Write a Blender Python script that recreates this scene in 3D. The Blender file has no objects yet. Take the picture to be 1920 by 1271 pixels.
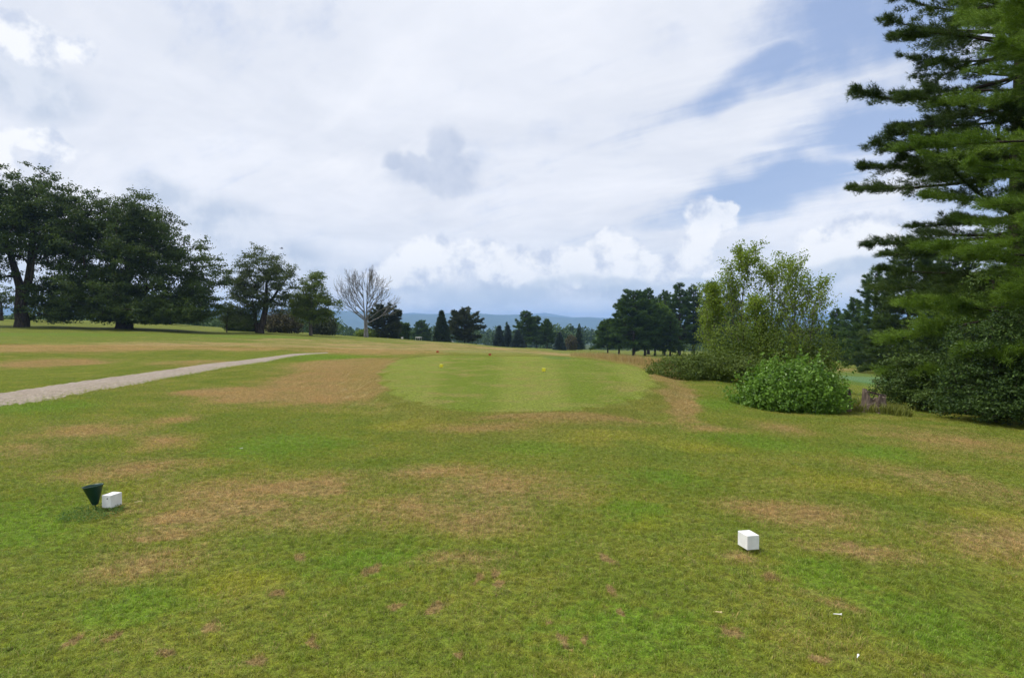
import bpy, math, numpy as np
from mathutils import Vector, Matrix
SC = bpy.context.scene
COL = SC.collection
F = 1280.0; CX = 960.0; CY = 635.5; HOR = 605.0; EYE = 1.65      # photo pixels of the 1920x1271 frame
PITCH = math.atan((CY - HOR) / F)
R = math.radians
rng = np.random.default_rng(11)

# ------------------------------------------------------------------ terrain
TP = np.array([-700, 0, 230, 430, 690, 850, 960, 1090, 1200, 1330, 1480, 1640, 1800, 1920, 2700], float)
TAZ = np.arctan((TP - CX) / F)
TY = np.array([0, 8, 12, 16, 22, 32, 45, 65, 90, 130, 180, 250, 400, 700, 1500, 4000, 12000], float)
TZ = np.array([
 [0, 0, 0, 0, 0, 0, 0, 0, 0, 0, 0, 0, 0, 0, 0],
 [0, 0, 0, 0, 0, 0, 0, 0, 0, 0, 0, -.02, -.08, -.14, -.2],
 [0, 0, 0, 0, 0, 0, 0, 0, 0, -.02, -.08, -.16, -.27, -.38, -.5],
 [0, 0, 0, 0, 0, 0, 0, 0, -.02, -.08, -.36, -.40, -.5, -.6, -.8],
 [0, 0, 0, 0, 0, 0, -.01, -.03, -.08, -.22, -.62, -.9, -.95, -1., -1.2],
 [.05, .05, .03, 0, 0, -.04, -.06, -.12, -.25, -.55, -1.0, -1.6, -1.7, -1.7, -1.8],
 [.3, .25, .15, 0, -.1, -.26, -.4, -.6, -.8, -1.15, -1.7, -2.3, -2.4, -2.4, -2.5],
 [.9, .8, .55, .2, -.2, -.55, -.85, -1.3, -1.6, -2.1, -2.6, -3.0, -3.1, -3.1, -3.1],
 [1.6, 1.55, 1.15, .45, -.4, -1.1, -1.7, -2.5, -3.1, -3.4, -3.7, -3.9, -4, -4, -4],
 [2.5, 2.3, 2.0, .7, -1, -2.1, -3.1, -4.0, -4.8, -5., -5.1, -5.2, -5.2, -5.2, -5.2],
 [1, 0, -1, -2.4, -3.7, -4.4, -4.8, -5.6, -6.4, -6.7, -7, -7, -7, -7, -7],
 [-3, -4, -5, -6, -7, -8, -8, -8.2, -8.6, -9, -9, -9, -9, -9, -9],
 [-14]*15, [-25]*15, [-42]*15, [-60]*15, [-60]*15], float)
LT = np.log(TY + 3.0)
def ground(x, y):
    x = np.asarray(x, float); y = np.asarray(y, float)
    az = np.arctan2(x, y); Y = np.hypot(x, y) * np.cos(np.clip(az, -.9, .9))
    a = np.clip(az, TAZ[0], TAZ[-1] - 1e-6); l = np.clip(np.log(Y + 3.0), LT[0], LT[-1] - 1e-6)
    j = np.clip(np.searchsorted(TAZ, a, 'right') - 1, 0, len(TAZ) - 2); i = np.clip(np.searchsorted(LT, l, 'right') - 1, 0, len(LT) - 2)
    fa = (a - TAZ[j]) / (TAZ[j + 1] - TAZ[j]); fl = (l - LT[i]) / (LT[i + 1] - LT[i])
    fa = fa * fa * (3 - 2 * fa) * .5 + fa * .5; fl = fl * fl * (3 - 2 * fl) * .35 + fl * .65
    z = (TZ[i, j] * (1 - fa) + TZ[i, j + 1] * fa) * (1 - fl) + (TZ[i + 1, j] * (1 - fa) + TZ[i + 1, j + 1] * fa) * fl
    amp = np.clip((Y - 2) / 20, .25, 1) * np.clip(60 / (Y + 1), .2, 1)
    z = z + amp * (.025 * np.sin(x * .9 + 1.3 * np.sin(y * .31)) + .02 * np.sin(y * .7 + x * .33) + .035 * np.sin(x * .23 - y * .19 + 2))
    # the mown tee stands on a low platform
    w = tee_w(y)
    q = (np.minimum(np.abs(x - .15) / w, 3) ** 2.6 + np.minimum(np.abs(y - 22.2) / 10.4, 3) ** 2.6) ** (1 / 2.6); t = np.clip((1.22 - q) / .2, 0, 1)
    z = z + .10 * t * t * (3 - 2 * t)
    return z
def tee_w(y): return 3.0 + (np.clip(y, 12, 36) - 13) * .15
def ray(px, py):
    dx = (px - CX) / F; dz = -(py - CY) / F
    c, s = math.cos(-PITCH), math.sin(-PITCH)
    return np.array([dx, c - s * dz, s + c * dz])
def hit(px, py):                                    # where a sight line meets the terrain
    d = ray(px, py); t = .5
    p0 = t
    while t < 6000:
        p = d * t
        if EYE + p[2] < ground(p[0], p[1]): break
        p0 = t; t *= 1.02
    for _ in range(30):
        m = (p0 + t) / 2; p = d * m
        if EYE + p[2] < ground(p[0], p[1]): t = m
        else: p0 = m
    p = d * t
    return np.array([p[0], p[1], float(ground(p[0], p[1]))])
def at(px, Y): x = (px - CX) / F * Y; return np.array([x, Y, float(ground(x, Y))])
def ztop(py, Y): return EYE - (py - HOR) / F * Y

# ------------------------------------------------------------------ mesh helpers
class MB:
    def __init__(s): s.v = []; s.f = {}; s.n = 0
    def add(s, V, Fc):
        V = np.asarray(V, np.float32).reshape(-1, 3); Fc = np.asarray(Fc, np.int64)
        s.f.setdefault(Fc.shape[1], []).append(Fc + s.n); s.v.append(V); s.n += len(V); return s
    def mesh(s, name, smooth=False):
        me = bpy.data.meshes.new(name)
        V = np.concatenate(s.v); me.vertices.add(len(V)); me.vertices.foreach_set('co', V.ravel())
        li = []; ls = []; o = 0
        for k, L in s.f.items():
            A = np.concatenate(L); li.append(A.ravel()); ls.append(o + np.arange(len(A)) * k); o += A.size
        li = np.concatenate(li).astype(np.int32); ls = np.concatenate(ls).astype(np.int32)
        me.loops.add(len(li)); me.loops.foreach_set('vertex_index', li)
        me.polygons.add(len(ls)); me.polygons.foreach_set('loop_start', ls)
        me.polygons.foreach_set('use_smooth', np.full(len(ls), smooth)); me.update(calc_edges=True)
        return me
    def build(s, name, mat, parent=None, smooth=False, loc=None):
        o = bpy.data.objects.new(name, s.mesh(name, smooth)); COL.objects.link(o)
        o.data.materials.append(mat)
        if parent is not None: o.parent = parent
        if loc is not None: o.location = loc
        return o
    def tube(s, P, rad, n=6, cap=True):
        P = np.asarray(P, float); m = len(P); rad = np.broadcast_to(np.asarray(rad, float), (m,))
        T = np.gradient(P, axis=0); T /= np.linalg.norm(T, axis=1)[:, None] + 1e-9
        ref = np.array([0, 0, 1.]) if abs(T[:, 2]).mean() < .8 else np.array([0, 1., 0])
        A = np.cross(T, ref); A /= np.linalg.norm(A, axis=1)[:, None] + 1e-9; B = np.cross(T, A)
        th = np.arange(n) / n * 2 * np.pi
        V = P[:, None] + rad[:, None, None] * (A[:, None] * np.cos(th)[None, :, None] + B[:, None] * np.sin(th)[None, :, None])
        i = np.arange(m - 1)[:, None] * n; j = np.arange(n)[None]; k = (j + 1) % n
        s.add(V.reshape(-1, 3), np.stack([i + j, i + k, i + n + k, i + n + j], -1).reshape(-1, 4))
        if cap:
            s.add(V[-1], [list(range(n))]); s.add(V[0], [list(range(n))[::-1]])
        return s
    def box(s, c, d, M=None, bev=0):
        hx, hy, hz = [q / 2 for q in d]; b = bev
        pts = []
        if b == 0:
            V = np.array([[x, y, z] for z in (-hz, hz) for y in (-hy, hy) for x in (-hx, hx)])
            Fc = [[0, 2, 3, 1], [4, 5, 7, 6], [0, 1, 5, 4], [2, 6, 7, 3], [0, 4, 6, 2], [1, 3, 7, 5]]
            if M is not None: V = V @ np.array(M).T
            return s.add(V + np.array(c), Fc)
        import bmesh
        bm = bmesh.new(); bmesh.ops.create_cube(bm, size=1); bmesh.ops.scale(bm, vec=d, verts=bm.verts)
        bmesh.ops.bevel(bm, geom=bm.edges[:], offset=b, segments=2, affect='EDGES', profile=.5)
        bm.verts.index_update(); V = np.array([v.co[:] for v in bm.verts])
        if M is not None: V = V @ np.array(M).T
        n0 = s.n
        fs = [[v.index for v in f.verts] for f in bm.faces]; bm.free()
        s.v.append((V + np.array(c)).astype(np.float32)); s.n += len(V)
        for f in fs: s.f.setdefault(len(f), []).append(np.array([f]) + n0)
        return s
    def lathe(s, prof, n=24, M=None, c=(0, 0, 0)):
        th = np.arange(n) / n * 2 * np.pi; m = len(prof)
        V = np.array([[r * math.cos(t), r * math.sin(t), z] for r, z in prof for t in th])
        if M is not None: V = V @ np.array(M).T
        i = np.arange(m - 1)[:, None] * n; j = np.arange(n)[None]; k = (j + 1) % n
        return s.add(V + np.array(c), np.stack([i + j, i + k, i + n + k, i + n + j], -1).reshape(-1, 4))

def unit(a): return a / (np.linalg.norm(a, axis=-1, keepdims=True) + 1e-9)
def leaves(mb, C, size, bias=None, asp=.6, g=None):
    g = g or rng; n = len(C)
    N = g.normal(size=(n, 3)) * .8
    if bias is not None: N = N + bias
    N = unit(N); T = unit(np.cross(N, g.normal(size=(n, 3)))); B = np.cross(N, T)
    sz = size * g.uniform(.65, 1.3, (n, 1)) * .5
    fold = N * sz * .35
    V = np.stack([C - T * sz, C + B * sz * asp + fold, C + T * sz, C - B * sz * asp + fold], 1)
    mb.add(V.reshape(-1, 3), np.arange(4 * n).reshape(-1, 4))
def tufts(mb, C, D, k, L, w, spread=.75, g=None):
    g = g or rng; n = len(C)
    d = unit(D[:, None] + g.normal(size=(n, k, 3)) * spread)
    s = unit(np.cross(d, g.normal(size=(n, k, 3)))) * (w / 2)
    l = L * g.uniform(.7, 1.2, (n, k, 1)); c = C[:, None]
    V = np.stack([c - s * .7 + d * l * .08, c + s * .7 + d * l * .08, c + d * l], 2)
    mb.add(V.reshape(-1, 3), np.arange(3 * n * k).reshape(-1, 3))

# ------------------------------------------------------------------ things
def tag(o, label=None, cat=None, group=None, kind=None):
    if label: o['label'] = label
    if cat: o['category'] = cat
    if group: o['group'] = group
    if kind: o['kind'] = kind
    return o
def thing(name, loc, label, cat, group=None, rz=0):
    o = bpy.data.objects.new(name, None); COL.objects.link(o); o.location = [float(q) for q in loc]; o.rotation_euler = (0, 0, rz)
    o.empty_display_size = .3
    return tag(o, label, cat, group)

# ------------------------------------------------------------------ node helpers
class G:
    def __init__(s, nt): s.nt = nt
    def n(s, t, ins=None, **kw):
        x = s.nt.nodes.new(t)
        for k, v in kw.items(): setattr(x, k, v)
        for k, v in (ins or {}).items():
            if isinstance(v, bpy.types.NodeSocket): s.nt.links.new(v, x.inputs[k])
            else: x.inputs[k].default_value = v
        return x
    def m(s, op, a, b=0.0, c=0.0, clamp=False): return s.n('ShaderNodeMath', {0: a, 1: b, 2: c}, operation=op, use_clamp=clamp).outputs[0]
    def mix(s, f, a, b, blend='MIX'):
        a = (*a, 1) if isinstance(a, tuple) and len(a) == 3 else a; b = (*b, 1) if isinstance(b, tuple) and len(b) == 3 else b
        return s.n('ShaderNodeMix', {0: f, 6: a, 7: b}, data_type='RGBA', blend_type=blend).outputs[2]
    def noise(s, v, scale, detail=4, rough=.55, dist=0): return s.n('ShaderNodeTexNoise', {'Vector': v, 'Scale': scale, 'Detail': detail, 'Roughness': rough, 'Distortion': dist})
    def ramp(s, v, lo, hi, a=0.0, b=1.0): return s.n('ShaderNodeMapRange', {0: v, 1: lo, 2: hi, 3: a, 4: b}, interpolation_type='SMOOTHSTEP').outputs[0]
    def vm(s, op, a, b=(0, 0, 0)):
        x = s.n('ShaderNodeVectorMath', {0: a, 1: b}, operation=op); return x.outputs[1] if op in ('LENGTH', 'DOT_PRODUCT', 'DISTANCE') else x.outputs[0]
    def scale(s, v, k): return s.n('ShaderNodeVectorMath', {0: v, 'Scale': k}, operation='SCALE').outputs[0]
    def blob(s, v, c, r, rot=0):            # 1 at the centre of an ellipse falling to 0 at its rim
        mp = s.n('ShaderNodeMapping', {'Vector': v, 'Location': (c[0], c[1], 0), 'Rotation': (0, 0, rot), 'Scale': (r[0], r[1], 1)}, vector_type='TEXTURE')
        return s.n('ShaderNodeTexGradient', {'Vector': mp.outputs[0]}, gradient_type='SPHERICAL').outputs[1]
    def blobs(s, v, L):
        o = None
        for c, r, rot in L:
            b = s.blob(v, c, r, rot); o = b if o is None else s.m('MAXIMUM', o, b)
        return o
def material(name):
    mt = bpy.data.materials.new(name); mt.use_nodes = True; mt.node_tree.nodes.clear(); return mt, G(mt.node_tree)
def out(g, sh, disp=None): g.n('ShaderNodeOutputMaterial', {'Surface': sh})
def pbsdf(g, col, rough=.7, spec=.3, normal=None, **kw):
    i = {'Base Color': col if isinstance(col, bpy.types.NodeSocket) else (*col, 1), 'Roughness': rough, 'Specular IOR Level': spec}
    if normal is not None: i['Normal'] = normal
    i.update(kw); return g.n('ShaderNodeBsdfPrincipled', i).outputs[0]
def flat_mat(name, col, rough=.5, spec=.4, var=.12, scale=20, bump=0):
    mt, g = material(name); tc = g.n('ShaderNodeTexCoord').outputs['Object']
    nz = g.noise(tc, scale, 5).outputs[0]
    c = g.mix(g.ramp(nz, .3, .75), tuple(q * (1 - var) for q in col), tuple(min(1, q * (1 + var)) for q in col))
    nm = g.n('ShaderNodeBump', {'Height': nz, 'Strength': bump, 'Distance': .02}).outputs[0] if bump else None
    out(g, pbsdf(g, c, rough, spec, nm)); return mt
def leaf_mat(name, dark, light, trans=.3, clump=1.2, rough=.55, spec=.25, alt=None, altamt=.12):
    mt, g = material(name); tc = g.n('ShaderNodeTexCoord').outputs['Object']
    isl = g.n('ShaderNodeNewGeometry').outputs['Random Per Island']
    nz = g.noise(tc, clump, 3).outputs[0]
    f = g.m('ADD', g.m('MULTIPLY', isl, .55), g.m('MULTIPLY', g.ramp(nz, .35, .65), .5), clamp=True)
    c = g.mix(f, dark, light)
    if alt: c = g.mix(g.m('GREATER_THAN', isl, 1 - altamt), c, alt)
    tr = g.n('ShaderNodeBsdfTranslucent', {'Color': c}).outputs[0]
    out(g, g.n('ShaderNodeMixShader', {0: trans, 1: pbsdf(g, c, rough, spec), 2: tr}).outputs[0]); return mt
def bark_mat(name, dark, light, scale=6, stretch=.25):
    mt, g = material(name); tc = g.n('ShaderNodeTexCoord').outputs['Object']
    v = g.n('ShaderNodeMapping', {'Vector': tc, 'Scale': (1, 1, stretch)}).outputs[0]
    nz = g.noise(v, scale, 6, .65).outputs[0]; c = g.mix(g.ramp(nz, .32, .68), dark, light)
    out(g, pbsdf(g, c, .9, .15, g.n('ShaderNodeBump', {'Height': nz, 'Strength': .8, 'Distance': .05}).outputs[0])); return mt

M = {}
M['oak'] = leaf_mat('oak_leaf', (.034, .058, .014), (.09, .14, .026), .3, .35)
M['maple'] = leaf_mat('maple_leaf', (.07, .11, .018), (.16, .22, .035), .35, .6)
M['apple'] = leaf_mat('grey_green_leaf', (.045, .07, .02), (.12, .16, .045), .32, .6)
M['pine'] = leaf_mat('pine_needle', (.028, .056, .011), (.085, .138, .023), .25, .6)
M['pine_light'] = leaf_mat('young_pine_needle', (.06, .12, .012), (.18, .29, .032), .33, .5)
M['pine_far'] = leaf_mat('far_pine_needle', (.034, .076, .016), (.095, .168, .034), .2, .35)
M['pine_dull'] = leaf_mat('dull_pine_needle', (.030, .046, .018), (.085, .10, .042), .2, .35)
M['spruce'] = leaf_mat('spruce_needle', (.022, .045, .022), (.06, .095, .048), .15, .5)
M['blue_spruce'] = leaf_mat('blue_spruce_needle', (.028, .050, .046), (.075, .115, .105), .15, .6)
M['birch'] = leaf_mat('birch_leaf', (.115, .185, .020), (.28, .38, .048), .5, .7)
M['shrub'] = leaf_mat('shrub_leaf', (.085, .14, .018), (.21, .29, .045), .38, .8)
M['vine'] = leaf_mat('vine_leaf', (.058, .132, .012), (.18, .33, .034), .35, 1.6, rough=.42, spec=.35)
M['hedge'] = leaf_mat('dark_hedge_leaf', (.06, .10, .012), (.135, .19, .03), .3, 1.2)
M['understory'] = leaf_mat('understory_leaf', (.045, .085, .016), (.12, .185, .038), .3, .9, alt=(.13, .21, .05), altamt=.1)
M['thicket'] = leaf_mat('thicket_leaf', (.025, .055, .011), (.075, .13, .024), .28, .9, alt=(.11, .19, .035), altamt=.07)
M['forest'] = leaf_mat('forest_leaf', (.028, .064, .015), (.088, .15, .032), .2, .03)
M['brown_shrub'] = leaf_mat('brown_shrub_leaf', (.06, .055, .025), (.12, .11, .05), .25, .6)
M['bark'] = bark_mat('dark_bark', (.022, .017, .013), (.07, .056, .044))
M['bark_grey'] = bark_mat('grey_bark', (.06, .05, .042), (.16, .14, .12))
M['bark_dead'] = bark_mat('weathered_bark', (.115, .11, .105), (.255, .245, .235))
M['bark_birch'] = bark_mat('birch_bark', (.09, .078, .055), (.34, .32, .27), 9, 1.5)
M['stump'] = bark_mat('stump_wood', (.05, .036, .028), (.19, .15, .118), 9, .3)
M['white_paint'] = flat_mat('white_paint', (.76, .76, .745), .5, .4, .07, 14, .15)
M['yellow_paint'] = flat_mat('yellow_paint', (.72, .66, .03), .5, .4, .06)
M['red_paint'] = flat_mat('red_paint', (.38, .07, .02), .5, .4, .1)
M['green_plastic'] = flat_mat('green_plastic', (.006, .040, .026), .42, .4, .12)
M['dark_metal'] = flat_mat('dark_metal', (.03, .03, .03), .5, .5, .1)
M['black_rubber'] = flat_mat('black_rubber', (.02, .02, .02), .8, .2, .1)
M['tee_wood'] = flat_mat('tee_wood', (.62, .50, .26), .6, .3, .12)
M['tee_white'] = flat_mat('tee_white', (.82, .82, .80), .5, .3, .04)
M['feather'] = flat_mat('bird_feather', (.035, .033, .032), .8, .2, .2)

# ------------------------------------------------------------------ turf colour, shared by ground and blades
def el(px, py, hw, hh, rot=0):
    p = hit(px, py); a = hit(px, py - hh); b = hit(px, min(py + hh, 1700))
    c = (a + b) / 2 if abs(a[1] - b[1]) < .7 * p[1] else p
    return ((c[0], c[1]), (max(.03, hw / F * c[1]), max(.03, min(.35 * p[1], np.hypot(*(a - b)[:2]) / 2))), rot - math.atan2(c[0], c[1]))
HARD = [(440,955,150,22),(580,912,120,18),(330,1000,80,10),(690,716,40,36),(1060,783,210,7),(660,738,80,24),(690,700,70,16),(420,735,90,10),(610,722,150,40),(560,735,120,26),(650,690,140,20),(1275,748,46,36),(1240,706,50,16),(150,655,320,11),(420,650,260,10),(720,650,190,13),(920,655,230,7),(100,682,130,8),(500,742,120,18),(1080,784,170,9)]
DRY = [(610,722,150,40),(560,735,120,26),(505,745,140,24),(650,690,130,20),(150,815,150,24),(40,850,100,22),(330,790,60,10),
 (470,930,210,42),(620,905,140,26),(370,990,150,26),(800,892,110,22),(930,930,170,46),(760,950,130,30),(880,965,150,34),(560,970,150,36),(250,880,140,26),(1550,960,120,20),(1750,900,150,26),(300,1060,140,40),(850,1060,120,30),(300,830,70,20),
 (1070,788,170,13),(900,800,120,12),(1275,748,40,34),(1215,692,50,7),(1460,802,70,12),(1790,835,180,28),(1320,805,80,10),
 (1450,955,110,26),(1365,1045,44,18),(1600,1020,110,18),(1860,1015,110,44),(1580,1120,50,14),
 (150,655,300,11),(90,682,130,9),(420,650,240,10),(560,640,160,7),(720,650,170,13),(830,645,120,9),(920,657,220,6),(1060,666,150,7),
 (360,683,90,7),(1190,678,80,12),(1130,650,110,6),(1560,692,60,4),(240,645,200,6)]
SOIL = [(1137,1048,15,17,.5),(1148,1107,14,16,.3),(1166,1146,9,10,0),(1053,1200,13,24,.35),(1097,1198,9,12,0),(820,1140,22,22,-.6),(897,1085,13,20,-.3),
 (930,1076,13,13,0),(745,1138,18,10,-.3),(565,1045,16,10,0),(700,1070,22,16,-.6),(130,1205,18,18,-.5),(210,1195,22,14,-.4),(400,1175,22,12,0),(590,1205,14,18,0),
 (860,1225,18,10,0),(1445,1082,24,12,.5),(1370,1185,40,14,.6),(1540,1235,26,12,.5),(940,1095,16,10,0),(480,1240,26,14,0),(310,1225,26,12,0),(1592,1020,20,8,.3),(518,1112,22,10,0),(1030,1165,10,8,0)]
LUSH = [(50,985,190,70),(520,838,160,34),(1000,840,130,20),(1185,962,70,26),(1760,1180,190,100),(1180,1190,230,90),(690,1060,170,60),(60,765,150,18),(1420,830,160,22),
 (1650,850,110,16),(1560,1075,130,50),(1240,900,130,30),(300,1120,160,50),(620,830,80,16),(1350,760,60,18),(1430,735,90,12),(620,672,120,8),(100,628,300,6),(480,632,160,4)]
YEL = [(1190,980,46,20),(1590,905,120,26),(1300,840,130,14),(760,800,120,14),(500,1080,110,30),(1480,1245,50,20),(230,930,80,20),(1120,820,160,16),(1800,960,90,24)]
def turf(g, pick=None):
    P = g.n('ShaderNodeNewGeometry').outputs['Position']
    sp = g.n('ShaderNodeSeparateXYZ', {0: P}); P2 = g.n('ShaderNodeCombineXYZ', {0: sp.outputs[0], 1: sp.outputs[1]}).outputs[0]
    w1 = g.vm('SUBTRACT', g.noise(P2, .55, 4).outputs[1], (.5, .5, .5)); w2 = g.vm('SUBTRACT', g.noise(P2, 5., 3, .6).outputs[1], (.5, .5, .5))
    Q = g.vm('ADD', P2, g.vm('ADD', g.scale(w1, 1.3), g.scale(w2, .16)))
    Qs = g.vm('ADD', P2, g.scale(w2, .13))
    big = g.noise(P2, .16, 4, .6).outputs[0]; mid = g.noise(P2, .9, 5, .65).outputs[0]; fine = g.noise(P2, 7., 5, .7).outputs[0]; hair = g.noise(P2, 45., 3, .7).outputs[0]
    dry = g.m('MAXIMUM', g.m('MULTIPLY', g.blobs(Q, [el(a[0], a[1], a[2] * 1.3, a[3] * 1.25) for a in DRY]), .95), g.m('MULTIPLY', g.blobs(Q, [el(*a) for a in HARD]), 2.6, clamp=True)); lush = g.blobs(Q, [el(*a) for a in LUSH]); yel = g.blobs(Q, [el(*a) for a in YEL]); soil = g.blobs(Qs, [el(*a) for a in SOIL])
    Y = sp.outputs[1]; X = sp.outputs[0]
    far = g.ramp(Y, 30, 60)
    nmix = g.m('ADD', g.m('MULTIPLY', g.m('SUBTRACT', mid, .5), 1.5), g.m('MULTIPLY', g.m('SUBTRACT', fine, .5), 1.6))
    d = g.m('ADD', g.m('ADD', dry, .17), nmix)
    d = g.m('ADD', d, g.m('MULTIPLY', g.m('SUBTRACT', big, .53), .8))
    d = g.m('SUBTRACT', d, g.m('MULTIPLY', lush, .5))
    dm = g.ramp(g.m('MULTIPLY', d, g.m('SUBTRACT', 1, g.m('MULTIPLY', far, g.ramp(g.noise(g.n('ShaderNodeMapping', {'Vector': P2, 'Scale': (.35, 1., 1)}).outputs[0], .42, 4, .6).outputs[0], .40, .58, .85, -.1)))), .0, 1.3)
    base = g.mix(g.ramp(mid, .3, .7), (.135, .172, .018), (.212, .218, .026))
    base = g.mix(g.ramp(fine, .35, .7), base, (.120, .178, .017))
    base = g.mix(g.m('MULTIPLY', g.ramp(g.m('ADD', lush, g.m('MULTIPLY', nmix, 1.)), .05, .75), .75), base, (.125, .212, .016))
    base = g.mix(g.m('MULTIPLY', g.ramp(g.m('ADD', yel, g.m('MULTIPLY', nmix, 1.)), .1, .8), .55), base, (.235, .24, .018))
    straw = g.mix(g.ramp(fine, .3, .7), (.235, .165, .07), (.36, .255, .112)); straw = g.mix(g.ramp(mid, .4, .75), straw, (.32, .21, .09))
    straw = g.mix(far, straw, g.mix(g.ramp(mid, .35, .65), (.36, .225, .095), (.47, .335, .15)))
    if pick is None: dmf = g.m('MULTIPLY', dm, .84)
    else: dmf = g.m('MULTIPLY_ADD', g.m('LESS_THAN', pick, g.m('MULTIPLY', dm, .97)), .72, g.m('MULTIPLY', dm, .22))
    c = g.mix(dmf, base, straw)
    sm = g.m('MULTIPLY', g.ramp(g.m('ADD', soil, g.m('ADD', g.m('MULTIPLY', g.m('SUBTRACT', hair, .5), 1.3), g.m('MULTIPLY', g.m('SUBTRACT', g.noise(P2, 16., 3, .6).outputs[0], .5), 1.4))), .14, .6), g.ramp(soil, .0, .1))
    c = g.mix(g.m('MULTIPLY', sm, .85), c, (.255, .172, .078))
    # mown tee: rounded outline widening away from the first tee
    w = g.m('MULTIPLY_ADD', Y, .15, 3.0 - 13 * .15)
    wq = g.n('ShaderNodeSeparateXYZ', {0: g.scale(w1, .9)})
    xn = g.m('DIVIDE', g.m('ABSOLUTE', g.m('ADD', g.m('SUBTRACT', X, .15), wq.outputs[0])), w); yn = g.m('DIVIDE', g.m('ABSOLUTE', g.m('SUBTRACT', g.m('ADD', Y, g.m('MULTIPLY', wq.outputs[1], .6)), 22.2)), 10.4)
    q = g.m('ADD', g.m('POWER', xn, 2.6), g.m('POWER', yn, 2.6))
    tm = g.ramp(q, 1.05, .95); ring = g.m('MULTIPLY', g.ramp(q, 2.2, 1.3), g.m('SUBTRACT', 1, tm))
    stripe = g.ramp(g.m('SINE', g.m('MULTIPLY_ADD', g.m('DIVIDE', X, w), 7.2, .6)), -.5, .5)
    tc = g.mix(g.m('MULTIPLY', stripe, .7), (.148, .205, .017), (.222, .258, .045)); tc = g.mix(g.m('MULTIPLY', g.ramp(g.m('ADD', mid, g.m('MULTIPLY', big, .3)), .6, .85), .75), tc, (.28, .225, .08)); tc = g.mix(g.m('MULTIPLY', g.ramp(fine, .4, .75), .4), tc, (.195, .225, .038))
    c = g.mix(g.m('MULTIPLY', ring, .3), c, (.22, .19, .05)); c = g.mix(tm, c, tc)
    # forward tee and mown green areas far off
    c = g.mix(g.m('MULTIPLY', g.ramp(g.blobs(Q, [el(930, 662, 130, 6)]), .05, .5), .8), c, (.22, .235, .055))
    gm = g.ramp(g.blobs(Q, [el(1042, 673, 36, 5), el(1012, 650, 60, 3), el(1615, 712, 110, 14), el(1180, 655, 110, 3), el(1010, 652, 60, 3)]), .03, .4)
    c = g.mix(g.m('MULTIPLY', gm, .85), c, (.12, .19, .035))
    gr = g.ramp(g.blobs(Q, [el(1640, 714, 80, 9)]), .02, .4); c = g.mix(gr, c, (.115, .22, .085))
    c = g.mix(g.m('MULTIPLY', g.ramp(g.m('ADD', Y, g.m('MULTIPLY', big, 60)), 230, 330), .9), c, (.05, .085, .025))
    grain = g.noise(P2, 19., 4, .7).outputs[0]
    c = g.scale(c, g.ramp(g.noise(P2, 70., 2, .6).outputs[0],   .3, .7, .82, 1.18)); c = g.scale(c, g.m('MULTIPLY', g.ramp(grain, .32, .68, .64, 1.34), g.ramp(Y, 36, 54, 1., .86)))  # far turf darkened in its colour, replacing self-shadow of blades that stop there
    return c, fine, hair, P2
mt, g = material('turf'); c, fine, hair, P2 = turf(g)
h = g.m('ADD', g.m('MULTIPLY', hair, .5), g.m('MULTIPLY', g.noise(P2, 14, 4, .7).outputs[0], 1.))
c = g.mix(g.m('ADD', g.m('MULTIPLY', g.ramp(hair, .6, .35), .4), g.m('MULTIPLY', g.ramp(fine, .6, .3), .2)), c, (.05, .045, .018))
out(g, pbsdf(g, c, .95, .1, g.n('ShaderNodeBump', {'Height': h, 'Strength': .7, 'Distance': .05}).outputs[0])); M['turf'] = mt
mt, g = material('grass_blade'); isl = g.n('ShaderNodeNewGeometry').outputs['Random Per Island']; pick = g.m('FRACT', g.m('ADD', isl, g.n('ShaderNodeObjectInfo').outputs['Random']))
c, fine, hair, P2 = turf(g, pick)
c = g.mix(g.m('MULTIPLY', g.m('GREATER_THAN', isl, .9), .4), c, (.34, .28, .12)); c = g.scale(c, g.m('MULTIPLY_ADD', g.n('ShaderNodeTexWhiteNoise', {'W': isl}, noise_dimensions='1D').outputs[0], .75, .95))
out(g, g.n('ShaderNodeMixShader', {0: .42, 1: pbsdf(g, c, .5, .3), 2: g.n('ShaderNodeBsdfTranslucent', {'Color': g.scale(c, 1.5)}).outputs[0]}).outputs[0]); M['blade'] = mt

# ------------------------------------------------------------------ setting: ground
az = np.concatenate([np.linspace(-np.pi, -.95, 40, endpoint=False), np.linspace(-.95, .95, 460), np.linspace(.95, np.pi, 40)[1:-1]])
rr = np.concatenate([[.0], np.geomspace(.6, 60, 300), np.geomspace(61, 400, 110)[1:], np.geomspace(410, 10100, 70)])
X = rr[:, None] * np.sin(az)[None]; Yg = rr[:, None] * np.cos(az)[None]
Z = ground(X, Yg); Z = np.where(rr[:, None] > 900, Z + 6 * np.sin(X * .004 + 1) * np.sin(Yg * .003), Z)
n = len(az); i = np.arange(len(rr) - 1)[:, None] * n; j = np.arange(n)[None]; k = (j + 1) % n
mb = MB(); mb.add(np.stack([X, Yg, Z], -1), np.stack([i + j, i + n + j, i + n + k, i + k], -1).reshape(-1, 4)); gnd = mb.build('ground', M['turf'], smooth=True)
tag(gnd, 'wide mown golf course turf, green with dry tan patches', kind='structure')

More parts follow.
